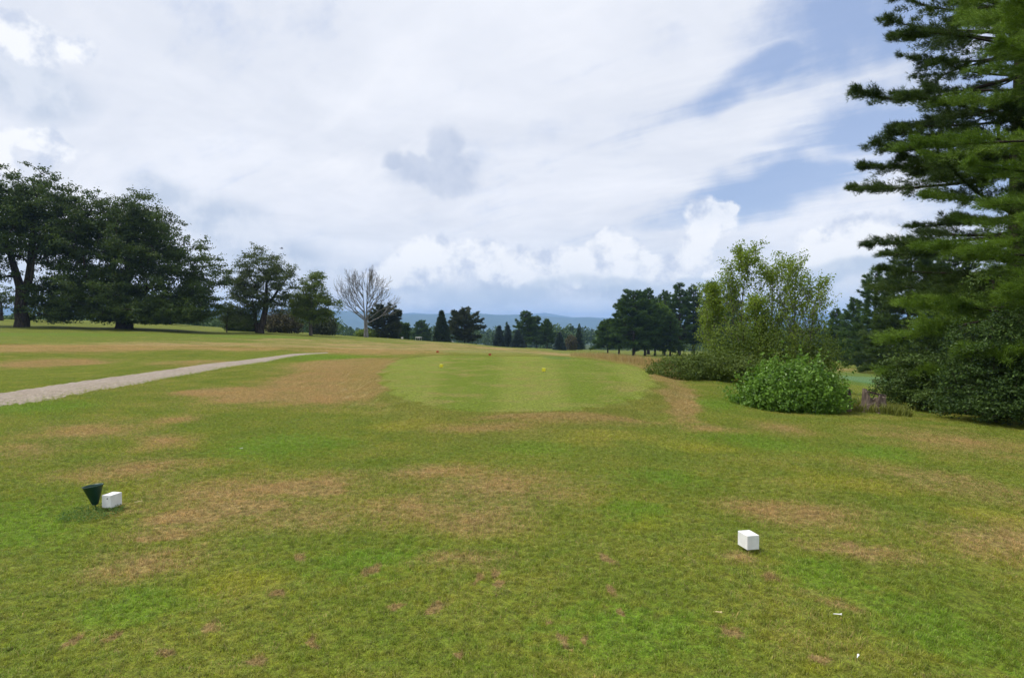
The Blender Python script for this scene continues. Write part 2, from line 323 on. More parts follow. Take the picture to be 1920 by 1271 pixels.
# ------------------------------------------------------------------ gravel path
PTH = [(-300,768,818),(-150,754,792),(0,738,764),(100,723,748),(200,708.5,731),(265,699.5,719),(330,690.5,706),(430,677.5,689),(520,667.5,674.5),(550,663.4,669),(580,662.2,665.6),(615,661.2,662.4)]
A = np.array([hit(a, b) for a, b, c_ in PTH]); B = np.array([hit(a, c_) for a, b, c_ in PTH])
tt = np.linspace(0, 1, len(PTH)); ts = np.linspace(0, 1, 420)
A = np.stack([np.interp(ts, tt, A[:, q]) for q in range(2)], 1); B = np.stack([np.interp(ts, tt, B[:, q]) for q in range(2)], 1)
def jit(n, a, s): 
    x = rng.normal(size=n); k_ = np.hanning(s); return np.convolve(x, k_ / k_.sum() ** .5 / 1.2, 'same') * a
dA = unit(A - B); A = A + dA * (jit(420, .13, 11) + jit(420, .05, 3))[:, None]; B = B - dA * (jit(420, .13, 11) + jit(420, .05, 3))[:, None]
nx = 14; W = np.linspace(0, 1, nx)
XY = A[:, None] * (1 - W)[None, :, None] + B[:, None] * W[None, :, None]
Zp = ground(XY[..., 0], XY[..., 1]) + .006 + .02 * np.sin(W * np.pi)[None]
i = np.arange(419)[:, None] * nx; j = np.arange(nx - 1)[None]
mt, g = material('gravel'); P = g.n('ShaderNodeNewGeometry').outputs['Position']
vo = g.n('ShaderNodeTexVoronoi', {'Vector': P, 'Scale': 26.}); nz = g.noise(P, .8, 5, .65).outputs[0]; nf = g.noise(P, 9., 5, .7).outputs[0]
c = g.mix(g.ramp(vo.outputs[1], .0, 1.), (.235, .19, .145), (.43, .36, .29)); c = g.mix(g.ramp(nz, .4, .7), c, (.36, .31, .26)); c = g.mix(g.m('MULTIPLY', g.ramp(nf, .5, .7), .6), c, (.20, .165, .13))
c = g.mix(g.m('MULTIPLY', g.ramp(g.noise(P, 12., 5, .8).outputs[0], .42, .62), .55), c, (.18, .155, .13)); c = g.mix(g.m('MULTIPLY', g.ramp(g.noise(P, 5.5, 5, .75).outputs[0], .52, .66), .45), c, (.50, .45, .38)); c = g.mix(g.m('MULTIPLY', g.ramp(g.noise(P, 1.6, 6, .7).outputs[0], .56, .7), .5), c, (.17, .16, .06))
out(g, pbsdf(g, c, .95, .15, g.n('ShaderNodeBump', {'Height': g.m('ADD', vo.outputs[0], nf), 'Strength': .8, 'Distance': .04}).outputs[0])); M['gravel'] = mt
mb = MB(); mb.add(np.concatenate([XY, Zp[..., None]], -1), np.stack([i + j, i + nx + j, i + nx + j + 1, i + j + 1], -1).reshape(-1, 4)); o = mb.build('path', mt, smooth=True)
tag(o, 'pale gravel cart path crossing the dry turf', kind='structure')
PA, PB = A.copy(), B.copy()
def on_path(x, y):
    t = np.interp(x, PA[:, 0], PA[:, 1]); b = np.interp(x, PB[:, 0], PB[:, 1])
    return (y < t + .05) & (y > b - .05) & (x < PA[-1, 0])

# ------------------------------------------------------------------ grass (stuff): three sods of blades laid over the turf
def sod(S, D, hmin, hmax, wd, g_, lean=(.15, 1.1)):
    n = int(S * S * D); P = np.stack([g_.uniform(-S / 2, S / 2, n), g_.uniform(-S / 2, S / 2, n), np.zeros(n)], 1)
    kk = 2 * np.pi / S; cl = sum(np.sin(kk * (u * P[:, 0] + v * P[:, 1]) + g_.uniform(0, 6.3)) / (u * u + v * v) ** .18 for u, v in [(1, 2), (2, -1), (3, 1), (-2, 3), (4, 2), (1, -5), (5, 3), (-4, 5), (6, -3), (2, 7)]) / 2.2
    fl = sum(np.sin(kk * (u * P[:, 0] + v * P[:, 1]) + g_.uniform(0, 6.3)) for u, v in [(1, 1), (2, -1), (-1, 3), (3, 2), (4, -3), (2, 5)])
    a = fl * 1.1 + g_.normal(size=n) * .9; d = np.stack([np.cos(a), np.sin(a), np.zeros(n)], 1); s = np.stack([-np.sin(a), np.cos(a), np.zeros(n)], 1)
    tw = g_.uniform(-.8, .8, (n, 1)); s = unit(s + d * tw)
    Lh = g_.uniform(hmin, hmax, (n, 1)) * (np.clip(1 + .55 * cl, .35, 2.)[:, None] if S < .9 else 1); le = g_.uniform(*lean, (n, 1)); w = wd * g_.uniform(.6, 1.2, (n, 1)) * .5
    up = np.array([0, 0, 1.])
    m1 = P + Lh * .55 * (up * np.cos(le * .5) + d * np.sin(le * .5)); t = m1 + Lh * .5 * (up * np.cos(le * 1.3) + d * np.sin(le * 1.3))
    V = np.stack([P - s * w, P + s * w, m1 + s * w * .8, m1 - s * w * .8, t], 1).reshape(-1, 3)
    b = np.arange(n)[:, None] * 5
    return V, b + np.array([[0, 1, 2, 3]]), b + np.array([[3, 2, 4]])
S = .5; g_ = np.random.default_rng(5); mb = MB(); var = []
for q in range(3):
    V, f4, f3 = sod(S, 16000, .011, .031, .0034, g_, (.5, 1.6)); n0 = mb.n
    mb.add(V, f4); mb.f.setdefault(3, []).append(f3 + n0); var += [q + 1] * len(V)
ys = np.arange(2.6, 46, S); pts = []
for y in ys:
    w = y * .80 + 1.2; xs = np.arange(-math.ceil(w / S) * S, w, S)
    for x in xs: pts.append((x, y))
pts = np.array(pts); pts = pts[~on_path(pts[:, 0], pts[:, 1])]
Zg = ground(pts[:, 0], pts[:, 1]); gx = (ground(pts[:, 0] + .25, pts[:, 1]) - ground(pts[:, 0] - .25, pts[:, 1])) / .5; gy = (ground(pts[:, 0], pts[:, 1] + .25) - ground(pts[:, 0], pts[:, 1] - .25)) / .5
rot = []; scl = []
tq = (np.abs(pts[:, 0] - .15) / tee_w(pts[:, 1])) ** 2.6 + (np.abs(pts[:, 1] - 22.2) / 10.4) ** 2.6
for a, b, q in zip(gx, gy, tq):
    nrm = Vector((-a, -b, 1)).normalized(); qn = Vector((0, 0, 1)).rotation_difference(nrm).to_matrix() @ Matrix.Rotation(math.pi / 2 * g_.integers(4), 3, 'Z')
    rot.append(qn.to_euler()[:]); scl.append((1, 1, (.45 if q < 1 else g_.uniform(.85, 1.15))))
npt = len(pts); mb.v.append(np.column_stack([pts, Zg - .002]).astype(np.float32)); 
me = mb.mesh('grass'); nb = len(var)
def attr(name, typ, dat): at_ = me.attributes.new(name, typ, 'POINT'); at_.data.foreach_set('vector' if typ == 'FLOAT_VECTOR' else 'value', np.asarray(dat, np.float32).ravel() if typ != 'INT' else np.asarray(dat, np.int32))
attr('variant', 'INT', np.concatenate([var, np.zeros(npt)])); attr('pick', 'INT', np.concatenate([np.zeros(nb), g_.integers(1, 4, npt)]))
attr('rot', 'FLOAT_VECTOR', np.concatenate([np.zeros((nb, 3)), rot])); attr('scl', 'FLOAT_VECTOR', np.concatenate([np.ones((nb, 3)), scl]))
grass = bpy.data.objects.new('grass', me); COL.objects.link(grass); me.materials.append(M['blade'])
tag(grass, 'short mown grass blades covering the tees and rough', 'grass', kind='stuff')
nt = bpy.data.node_groups.new('lay_sods', 'GeometryNodeTree'); nt.interface.new_socket('Geometry', in_out='INPUT', socket_type='NodeSocketGeometry'); nt.interface.new_socket('Geometry', in_out='OUTPUT', socket_type='NodeSocketGeometry')
gg = G(nt); gi = gg.n('NodeGroupInput').outputs[0]; join = gg.n('GeometryNodeJoinGeometry')
def na(name, t): return gg.n('GeometryNodeInputNamedAttribute', {'Name': name}, data_type=t).outputs[0]
def eq(sock, v): return gg.n('FunctionNodeCompare', {2: sock, 3: v}, data_type='INT', operation='EQUAL').outputs[0]
for q in (1, 2, 3):
    bl = gg.n('GeometryNodeSeparateGeometry', {0: gi, 1: eq(na('variant', 'INT'), q)}, domain='POINT').outputs[0]
    pp = gg.n('GeometryNodeSeparateGeometry', {0: gi, 1: eq(na('pick', 'INT'), q)}, domain='POINT').outputs[0]
    er = gg.n('FunctionNodeEulerToRotation', {0: na('rot', 'FLOAT_VECTOR')}).outputs[0]
    ip = gg.n('GeometryNodeInstanceOnPoints', {'Points': pp, 'Instance': bl, 'Rotation': er, 'Scale': na('scl', 'FLOAT_VECTOR')}).outputs[0]
    nt.links.new(ip, join.inputs[0])
gg.n('NodeGroupOutput', {0: join.outputs[0]})
grass.modifiers.new('sods', 'NODES').node_group = nt

# tall dry grass and weeds (stuff)
def blades(name, mat, spots, label, n, hmin, hmax, wd, lean=(.05, .6)):
    mb = MB(); g_ = np.random.default_rng(len(name) + n)
    for (px, py, hw, hh) in spots:
        (c0, r0, _) = el(px, py, hw, hh); m = n
        a = g_.uniform(0, 2 * np.pi, m); r = np.sqrt(g_.uniform(0, 1, m)); x = c0[0] + r0[0] * r * np.cos(a); y = c0[1] + r0[1] * r * np.sin(a)
        V, f4, f3 = sod(1, m, hmin, hmax, wd, g_, lean); k_ = len(V) // 5
        off = np.repeat(np.column_stack([x, y, ground(x, y)])[:k_], 5, 0); base = np.repeat(V.reshape(-1, 5, 3)[:, :2].mean(1), 5, 0); base[:, 2] = 0
        n0 = mb.n; mb.add(V - base + off, f4); mb.f.setdefault(3, []).append(f3 + n0)
    return tag(mb.build(name, mat), label, 'grass', kind='stuff')
M['straw'] = leaf_mat('tall_straw', (.26, .18, .06), (.45, .33, .13), .35, .5)
M['weed'] = leaf_mat('weed_leaf', (.10, .13, .02), (.24, .25, .04), .35, 1.)
blades('tall_dry_grass', M['straw'], [(1185, 677, 70, 8), (1130, 671, 50, 5), (1220, 684, 40, 6)], 'tall golden dry grass in front of the low dark hedge', 1700, .12, .42, .014)
blades('weeds', M['weed'], [(1600, 766, 26, 8), (1612, 755, 30, 10), (1640, 772, 40, 5), (1665, 775, 30, 5)], 'yellow green weeds around the broken stump', 900, .08, .28, .018, (.1, 1.))
M['clover'] = leaf_mat('clover_leaf', (.055, .12, .018), (.12, .22, .04), .35, 3.)
mb = MB(); (c0, r0, _) = el(172, 966, 52, 15); g_ = np.random.default_rng(3); a = g_.uniform(0, 6.28, 1500); r = np.sqrt(g_.uniform(0, 1, 1500)); x = c0[0] + r0[0] * r * np.cos(a); y = c0[1] + r0[1] * r * np.sin(a)
leaves(mb, np.column_stack([x, y, ground(x, y) + g_.uniform(.015, .045, 1500)]), .013, np.array([0, 0, 1.6]), .8, g_)
tag(mb.build('clover', M['clover']), 'dark green clover patch around the stake of the funnel', 'clover', kind='stuff')

# ------------------------------------------------------------------ tree makers
def pine(name, label, cat, base, H, Rd, z0, seed, levels, nw, dens, k, L, w, mat, bark='bark', group=None, shape='pine', r0=None, lean=(0, 0), side=None, droop=0., keep=None, gaps=.0):
    g_ = np.random.default_rng(seed); T = thing(name, base, label, cat, group)
    tr = MB(); r0 = r0 or H * .017
    zs = np.linspace(0, H, 14); wob = np.column_stack([lean[0] * zs / H + .02 * H * .3 * np.sin(zs / H * 4 + seed), lean[1] * zs / H + .006 * H * np.sin(zs / H * 5 + 2 * seed), zs])
    rad = r0 * (1 - zs / H) ** .8 + .012 * r0 / .2; rad[0] *= 1.35
    wob[0, 2] = -.35; tr.tube(wob, rad, 10)
    C = []; D = []
    lv = z0 + (H - z0) * np.linspace(0, .985, levels) ** .92
    for h in lv:
        t = (h - z0) / (H - z0)
        for q in range(nw if t < .8 else max(3, nw - 1)):
            if g_.uniform() < gaps: continue
            a = g_.uniform(0, 2 * np.pi)
            if shape == 'pine': pr = (1 - t) ** (.62 if base[1] > 25 else .54) * (.78 + .22 * math.sin(min(1, t * 3 + .45) * math.pi / 2)) + .06
            elif shape == 'round': pr = math.sqrt(max(0, 1 - (abs(t - .42) / .6) ** 2.2)) * .97 + .05
            else: pr = (1 - t) ** .95 + .03
            ln = Rd * pr * (g_.uniform(.62, 1.22) if base[1] > 25 else g_.uniform(.68, 1.2)) if shape != 'spruce' else Rd * pr * g_.uniform(.86, 1.1)
            if side is not None:
                ln *= 1 + side[1] * math.cos(a - side[0])
            e = (R(-6) + R(52) * t ** 1.6 + g_.normal() * R(7)) if shape != 'spruce' else R(-16) + R(50) * t ** 2 + g_.normal() * R(4)
            if keep is not None and not keep(a, h, ln): continue
            hz = h + g_.normal() * .25 * (H - z0) / levels
            b0 = np.array([np.interp(hz, zs, wob[:, 0]), np.interp(hz, zs, wob[:, 1]), hz])
            u = np.array([math.cos(a), math.sin(a), 0]); pv = np.array([-u[1], u[0], 0])
            cv = g_.uniform(.02, .16) - droop
            ws = g_.normal() * .12
            path = lambda s: b0 + np.outer(s * ln * math.cos(e), u) + np.outer(ws * ln * np.sin(s * 3), pv) + np.outer(ln * (s * math.sin(e) + cv * s * s - droop * .6 * s), [0, 0, 1])
            s6 = np.linspace(0, 1, 6); rb = r0 * .20 * (ln / Rd) * (1 - t * .5)
            if L * 683 / max(1, base[1]) > 1.0 or True: tr.tube(path(s6), rb * (1 - s6) + .006 * max(1, base[1] / 40), 4 if base[1] > 60 else 5, False)
            nt_ = max(3, int(ln * 5.5 if base[1] < 60 else ln * 3)); m = max(4, int(ln ** 1.6 * dens * (.45 if base[1] < 25 and math.cos(a) > .4 else 1)))
            st = g_.uniform(.16, 1, nt_) ** .8; sd = g_.choice([-1, 1], nt_); lt = (.46 * ln * (1.06 - st) + .05 * Rd) * g_.uniform(.5, 1.1, nt_); dz = g_.normal(size=nt_) * .17 + .1
            ti = g_.integers(0, nt_, m); qq = g_.uniform(.1, 1, m) ** .8
            dt = unit(u * .75 + np.outer(sd * .85, pv) + np.outer(dz, [0, 0, 1]))
            P_ = path(st)[ti] + dt[ti] * (lt[ti] * qq)[:, None] + g_.normal(size=(m, 3)) * [.04, .04, .035] * max(.4, ln * .35)
            m2 = max(3, m // 5); s2 = g_.uniform(.55, 1, m2); P2_ = path(s2) + g_.normal(size=(m2, 3)) * .04
            C.append(P_); D.append(dt[ti] * .8 + [0, 0, .45] + u * .25); C.append(P2_); D.append(np.tile(u * .9 + [0, 0, .4], (m2, 1)))
    C = np.concatenate(C); D = np.concatenate(D)
    cr = MB(); tufts(cr, C, unit(D), k, L, w, .5, g_)
    tr.build('trunk', M[bark], T, True); cr.build('crown', M[mat], T)
    return T

def skeleton(trunks, targets, rtip, g_, bow=.1):
    """greedy limbs: every foliage clump is tied back to the nearest wood nearer the trunk"""
    nodes = []; owner = []
    for ti_, (pts, ra) in enumerate(trunks):
        P = np.array(pts, float); t = np.linspace(0, 1, 14)
        Pi = np.stack([np.interp(t, np.linspace(0, 1, len(P)), P[:, q]) for q in range(3)], 1)
        s0 = int(len(Pi) * .3)
        for p in Pi[s0:]: nodes.append(p); owner.append(-1)
    N = np.array(nodes); own = list(owner); root = N.mean(0)
    order = np.argsort(np.linalg.norm(targets - root, axis=1)); paths = []; par = []
    for o_ in order:
        tg = targets[o_]; dv = N - tg; dist = np.linalg.norm(dv, axis=1) + .9 * np.maximum(0, N[:, 2] - tg[2] + .0)
        j_ = int(np.argmin(dist)); a = N[j_]; d = tg - a; ln = np.linalg.norm(d)
        mid = a + d * .5 + np.array([0, 0, bow * ln]) + g_.normal(size=3) * .06 * ln
        t = np.linspace(0, 1, 5)[:, None]; pth = (1 - t) ** 2 * a + 2 * t * (1 - t) * mid + t * t * tg
        idx = len(paths); paths.append(pth); par.append(own[j_]); N = np.vstack([N, pth[1:]]); own += [idx] * 4
    cnt = np.ones(len(paths))
    for q in range(len(paths) - 1, -1, -1):
        if par[q] >= 0: cnt[par[q]] += cnt[q]
    return paths, rtip * cnt ** .5
def env_sample(env, n, g_, shell=.45):
    w = np.array([e[3] * e[4] * e[5] for e in env]) ** .8; pk = g_.choice(len(env), n, p=w / w.sum()); E = np.array(env)[pk]
    d = unit(g_.normal(size=(n, 3))); r = g_.uniform(0, 1, (n, 1)) ** shell
    return E[:, :3] + d * r * E[:, 3:6]
def broadleaf(name, label, cat, base, trunks, env, ncl, per, lsize, crad, seed, mat, bark='bark', group=None, rtip=.03, flat=.55, shell=.42, bias=.7, zmin=None, parts=True, up=.6):
    g_ = np.random.default_rng(seed); T = thing(name, base, label, cat, group)
    tg = env_sample(env, ncl, g_, shell)
    if zmin is not None: tg[:, 2] = np.maximum(tg[:, 2], zmin + g_.uniform(0, .4, len(tg)))
    tr = MB()
    for pts, ra in trunks:
        P = np.array(pts, float); t = np.linspace(0, 1, 10); Pi = np.stack([np.interp(t, np.linspace(0, 1, len(P)), P[:, q]) for q in range(3)], 1)
        rd = np.interp(t, np.linspace(0, 1, len(ra)), ra); Pi[1:-1] += g_.normal(size=(8, 3)) * .12 * rd[1:-1, None]; tr.tube(Pi, rd, 10)
    pa, ra = skeleton(trunks, tg, rtip, g_)
    for p, r_ in zip(pa, ra): tr.tube(p, np.linspace(r_, rtip * .6, 5), 5, False)
    cs = crad * g_.uniform(.55, 1.35, ncl); npl = np.maximum(8, (per * (cs / crad) ** 2)).astype(int); ci = np.repeat(np.arange(ncl), npl); m = len(ci)
    d = g_.normal(size=(m, 3)) * [.5, .5, .5 * flat]
    # sprays: pull leaves on to a few twigs inside each clump
    tw = unit(g_.normal(size=(ncl, 7, 3)) * [1, 1, flat * .8] + [0, 0, .15]); k_ = g_.integers(0, 7, m); q = g_.uniform(.1, 1.15, m)
    d = d * .42 + tw[ci, k_] * q[:, None] * .85
    C = tg[ci] + d * cs[ci, None]
    if zmin is not None: C[:, 2] = np.maximum(C[:, 2], zmin * .6 + g_.uniform(0, .5, m))
    cr = MB(); leaves(cr, C, lsize, np.array([0, 0, bias]), .62, g_)
    tr.build('trunk', M[bark], T, True); cr.build('crown', M[mat], T)
    return T
def grow(p, d, ln, r, depth, segs, tips, g_, spread, up, nch=(2, 4), ratio=.72, wob=.12):
    P = [p]; dd = d.copy()
    for q in range(4):
        dd = unit(dd + g_.normal(size=3) * wob + np.array([0, 0, up])); P.append(P[-1] + dd * ln / 4)
    segs.append((np.array(P), r, r * .62)); tips.append((np.array(P), depth))
    if depth == 0: return
    for q in range(g_.integers(*nch)):
        s = g_.uniform(.45, 1) if q else 1.; i_ = s * 4; a = P[int(min(3, i_))] + (P[int(min(3, i_)) + 1] - P[int(min(3, i_))]) * (i_ - int(min(3, i_)))
        nd_ = unit(dd + unit(np.cross(dd, g_.normal(size=3))) * g_.uniform(.5, 1) * spread)
        grow(a, nd_, ln * ratio * g_.uniform(.75, 1.15), r * .6, depth - 1, segs, tips, g_, spread, up, nch, ratio, wob)
def lump(d, sd, a=.14):
    s = np.random.default_rng(sd); o = np.zeros(len(d))
    for q in range(9):
        w = s.normal(size=3) * (2.5 + q * .9); o += np.sin(d @ w + s.uniform(0, 6)) / (1 + q * .35)
    return 1 + a * o / 2.2
def bush(name, label, base, env, n, lsize, seed, mat, cat='bush', group=None, thick=.28, bias=.9, stems=0, lum=.14, spikes=0):
    g_ = np.random.default_rng(seed); mb = MB()
    w = np.array([(e[3] * e[4] + e[3] * e[5] + e[4] * e[5]) for e in env]); pk = g_.choice(len(env), n, p=w / w.sum()); E = np.array(env)[pk]
    d = unit(g_.normal(size=(n, 3)))
    r = (1 - g_.exponential(thick * .5, n).clip(0, .85)) * lump(d, seed, lum) * lump(d * 2.6, seed + 1, lum * .7)
    C = E[:, :3] + d * r[:, None] * E[:, 3:6]; low = (C[:, 2] < E[:, 2] * .9) & (g_.uniform(size=n) < .75); C[low, :2] = E[low, :2] + unit(d[low, :2]) * (r[low] * g_.uniform(.86, 1.04, low.sum()))[:, None] * E[low, 3:5] * (1 - .18 * (1 - C[low, 2] / E[low, 2]).clip(0, 1.4) ** 2)[:, None]; nz = unit(d / E[:, 3:6]); C += g_.normal(size=C.shape) * lsize * .4
    if spikes:
        sp = g_.integers(0, n, spikes); q = g_.uniform(0, 1, (spikes, 9)); L_ = lsize * g_.uniform(3, 8, (spikes, 1))
        P = C[sp][:, None] + (unit(nz[sp] + [0, 0, .9]))[:, None] * (q * L_)[..., None] + g_.normal(size=(spikes, 9, 3)) * lsize * .3
        C = np.concatenate([C, P.reshape(-1, 3)]); nz = np.concatenate([nz, np.repeat(nz[sp], 9, 0)])
    ok = C[:, 2] > .0; C = C[ok]; nz = nz[ok]
    leaves(mb, C, lsize, nz * bias + [0, 0, .35], .68, g_)
    T = thing(name, base, label, cat, group); mb.build('foliage', M[mat], T)
    st = MB()
    for q in range(max(4, stems)):
        e = env[g_.integers(len(env))]; a = np.array([g_.normal() * .02, g_.normal() * .02, -.05]); tp = np.array([e[0], e[1], e[2]]) + unit(g_.normal(size=3) + [0, 0, .5]) * np.array(e[3:6]) * .85
        t = np.linspace(0, 1, 5)[:, None]; st.tube(a * (1 - t) + tp * t + np.array([0, 0, .15]) * np.sin(t * 3.1) * e[5], np.linspace(.02, .006, 5) * max(1, lsize * 12), 5, False)
    st.build('stem', M['bark'], T)
    return T
def px2m(Y, *a): return [q / F * Y for q in a]

# ------------------------------------------------------------------ left: the two great oaks
Y = 80.; s = Y / F
b = at(40, 78); H = ztop(300, 78) - b[2]
broadleaf('oak_tree', 'tall dark oak cut by the left edge, with a forked trunk', 'tree', b,
  [([(0, 0, -.4), (.1, 0, 2.2), (-.3, .2, 5.2), (-1.6, .3, 9), (-2.0, 0, 13)], [.85, .6, .42, .3, .12]), ([(.1, 0, 2.2), (.8, .1, 5.5), (1.2, .2, 10), (2.2, -.2, 15)], [.5, .36, .28, .1]), ([(0, 0, 2.6), (1.6, -.6, 5), (2.6, -1.4, 8)], [.3, .22, .1])],
  [(-4.5, 0, 12.6, 6.6, 6, 6.4), (.5, 0, 14.6, 5., 5, 4.4), (3.4, .3, 12.6, 4.2, 4.5, 4.4), (-1.5, -2.5, 8.5, 5., 4, 4.), (2.8, .5, 8.4, 3., 3, 3.0), (-7, 0, 7, 4, 4, 3.6)],
  430, 165, .25, 1.2, 21, 'oak', rtip=.035, shell=.5, zmin=4.0)
b = at(232, 80); Z0 = b[2]
broadleaf('oak_tree', 'broad dome shaped oak with low sweeping branches, right of the tall oak', 'tree', b,
  [([(0, 0, -.4), (0, 0, 1.6), (.2, 0, 4), (.6, .2, 8), (.6, 0, 12)], [1.05, .78, .5, .3, .1]), ([(0, 0, 1.4), (-1.6, -.4, 4), (-4, -.6, 7.2)], [.5, .36, .14]), ([(.1, 0, 1.6), (2, .4, 4.), (4.8, .4, 6.8)], [.5, .34, .14]), ([(0, -.1, 1.5), (.6, -1.6, 3.6), (1.4, -4, 6)], [.4, .3, .12]), ([(0, .1, 1.5), (-.8, 1.8, 4), (-1.2, 4, 6.6)], [.4, .3, .12])],
  [(-1.6, 0, 9.8, 7., 6.5, 6.3), (4., 0, 8.6, 6.2, 6, 5.2), (-6.2, 0, 8.0, 5., 5, 6.8), (8., .2, 6., 3.6, 4.5, 3.8), (0, -1.5, 4., 9.5, 6.5, 2.6), (8.8, 0, 3., 3.4, 4, 1.9), (-6.8, 0, 3.4, 4.2, 4, 2.4), (2, 0, 12.2, 4.5, 4, 3.6), (3.5, -2, 2.0, 7.5, 6, 2.), (-5, -2, 2.2, 6.5, 5, 2.), (7, -1, 2., 5, 5, 1.8), (3.5, -2, 2.0, 7.5, 6, 2.), (-3.6, 0, 12.6, 4.2, 4, 3.6)],
  980, 150, .25, 1.15, 22, 'oak', rtip=.026, shell=.5, zmin=.7)
# trees around and behind the oaks
b = at(3, 112); broadleaf('round_tree', 'dark low tree at the left edge behind the tall oak', 'tree', b, [([(0, 0, -.3), (0, 0, 3)], [.3, .15])], [(0, 0, 3.2, 3.2, 3, 2.9), (-4, 0, 3, 3, 3, 2.6)], 60, 90, .3, 1., 31, 'oak', group=None, zmin=.3)
b = at(92, 104); broadleaf('round_tree', 'yellow green low tree between the trunks of the two oaks', 'tree', b, [([(0, 0, -.3), (0, 0, 3)], [.25, .12])], [(0, 0, 2.6, 3.6, 3, 2.5)], 60, 90, .28, .9, 32, 'maple', zmin=.3)
b = at(318, 118); broadleaf('round_tree', 'dark low tree half hidden behind the right side of the dome oak', 'tree', b, [([(0, 0, -.3), (0, 0, 3)], [.25, .12])], [(0, 0, 1.8, 6., 3, 2.2)], 60, 90, .3, 1., 33, 'understory', zmin=.1)
b = at(425, 86); H = ztop(566, 86) - b[2]; broadleaf('young_tree', 'thin sapling standing alone right of the dome oak', 'tree', b, [([(0, 0, -.2), (.05, 0, 1.2), (.2, 0, 3.)], [.09, .07, .04])], [(.1, 0, H * .62, 1.2, 1.1, H * .36)], 44, 40, .17, .5, 34, 'apple', rtip=.014)
b = at(486, 88); H = ztop(468, 88) - b[2]
broadleaf('shade_tree', 'ragged grey green tree with leaning forked trunk, left of the leafless tree', 'tree', b,
  [([(0, 0, -.3), (.5, 0, 1.4), (.9, 0, 3.6), (1., 0, 6.6)], [.55, .42, .32, .12]), ([(-.1, 0, -.2), (-.6, .2, 1.8), (-1.0, .3, 4.2)], [.32, .26, .14]), ([(.8, 0, 3.2), (2.2, .2, 5.2), (3.4, .2, 6.8)], [.22, .16, .08])],
  [(.2, 0, 8.2, 3.0, 3, 2.7), (-2.0, 0, 6.6, 2.6, 2.6, 2.), (3.0, 0, 6.8, 2.1, 2.5, 2.1), (-1.5, 0, 4.0, 3, 2.8, 2.0), (1.8, 0, 4.2, 2.6, 2.6, 1.7), (-2, 0, 2., 2.4, 2.5, 1.5)], 330, 92, .2, .85, 35, 'apple', rtip=.024, zmin=.6)
b = at(583, 92); H = ztop(505, 92) - b[2]
broadleaf('shade_tree', 'bright yellow green upright tree with slim pale trunk, beside the leafless tree', 'tree', b,
  [([(0, 0, -.3), (-.05, 0, 2.2), (.1, 0, 5.4)], [.28, .2, .09])],
  [(.3, 0, 6.5, 2.0, 2, 2.1), (-.8, 0, 4.2, 2.5, 2.3, 1.7), (1.5, 0, 4.0, 2.5, 2.3, 1.8), (0, -.5, 2.6, 2.9, 2.4, 1.2), (.9, 0, 7.6, .9, .9, 1.3)], 260, 95, .19, .75, 36, 'maple', bark='bark_grey', rtip=.02, zmin=1.4)
for px, Y, top, hw, lab, mt_, sd in [(452, 97, 588, 30, 'dark green bush below the left side of the ragged tree', 'oak', 41), (530, 98, 578, 34, 'brownish dull bush between ragged tree and yellow green tree', 'brown_shrub', 42), (690, 125, 617, 22, 'low green bush growing behind the leafless tree', 'shrub', 43), (605, 108, 583, 24, 'dark bush filling the gap behind the yellow green tree', 'pine_dull', 45)]:
    b = at(px, Y); H = ztop(top, Y) - b[2]; w = hw / F * Y; bush('bush', lab, b, [(0, 0, H * .45, w, w * .8, H * .5), (w * .4, 0, H * .3, w * .7, w * .7, H * .4), (-w * .4, 0, H * .35, w * .6, w * .7, H * .4)], 5200, .3, sd, mt_, thick=.4, lum=.2)
# leafless tree
b = at(686, 112); H = ztop(493, 112) - b[2]; g_ = np.random.default_rng(56); T = thing('bare_tree', b, 'leafless grey tree with fanned branches', 'tree'); mb = MB(); segs = []; tips = []
mb.tube([(-.1, 0, -.3), (-.1, 0, 1.6), (-.2, 0, 3.4), (-.4, .1, 6.2), (-.55, .1, 9.0)], [.27, .2, .12, .06, .02], 8); mb.tube([(.2, 0, -.3), (.12, 0, 1.6), (.1, .1, 3.6), (.25, 0, 7), (.35, 0, 10.4)], [.26, .2, .13, .06, .02], 8)
for q in range(36):
    z = g_.uniform(1.9, 8.2); sg = 1 if q % 2 else -1; a = g_.uniform(-.9, .9) + (0 if sg > 0 else math.pi); t = (z - 1.9) / 6.3
    d = np.array([math.cos(a), math.sin(a), .5 + 1.1 * t + g_.normal() * .15]); p = np.array([.12 + .03 * t if sg > 0 else -.12 - .35 * t, 0, z])
    grow(p, unit(d), (3.15 - 1.8 * t) * g_.uniform(.8, 1.15),   .085 - .045 * t, 4, segs, tips, g_, .5, .07, (2, 4), .70, .09)
for p, r1, r2 in segs: mb.tube(p, np.maximum(np.linspace(r1, r2, 5), .012), 4, False)
mb.build('trunk', M['bark_dead'], T, True)

# ------------------------------------------------------------------ middle distance conifers and others
def far_pine(name, lab, px, Y, top, hw, sd, mat='pine_far', shape='pine', z0f=.12, dens=5.5, cat='tree', group=None, k=6, L=.5, w=.13, lv=22, nw=6, gaps=.05, bark='bark'):
    b = at(px, Y); H = ztop(top, Y) - b[2]; return pine(name, lab, cat, b, H, hw / F * Y * 1.12, H * z0f, sd, lv, nw, dens * 2.3, k, L, w, mat, bark, group, shape, r0=H * .022, gaps=gaps)
far_pine('pine_tree', 'rounded dark pine just right of the leafless tree', 721, 126, 584, 27, 61, 'pine_dull', 'round', .03, 6)
far_pine('spruce_tree', 'small dark conifer left of the white roofed golf cart', 757, 136, 609, 10, 62, 'pine_far', 'round', .02, 7)
far_pine('spruce_tree', 'tall pointed spruce, darkest and narrowest spire in the middle', 828, 136, 585, 15, 63, 'spruce', 'spruce', .02, 9, lv=26, nw=9, gaps=0)
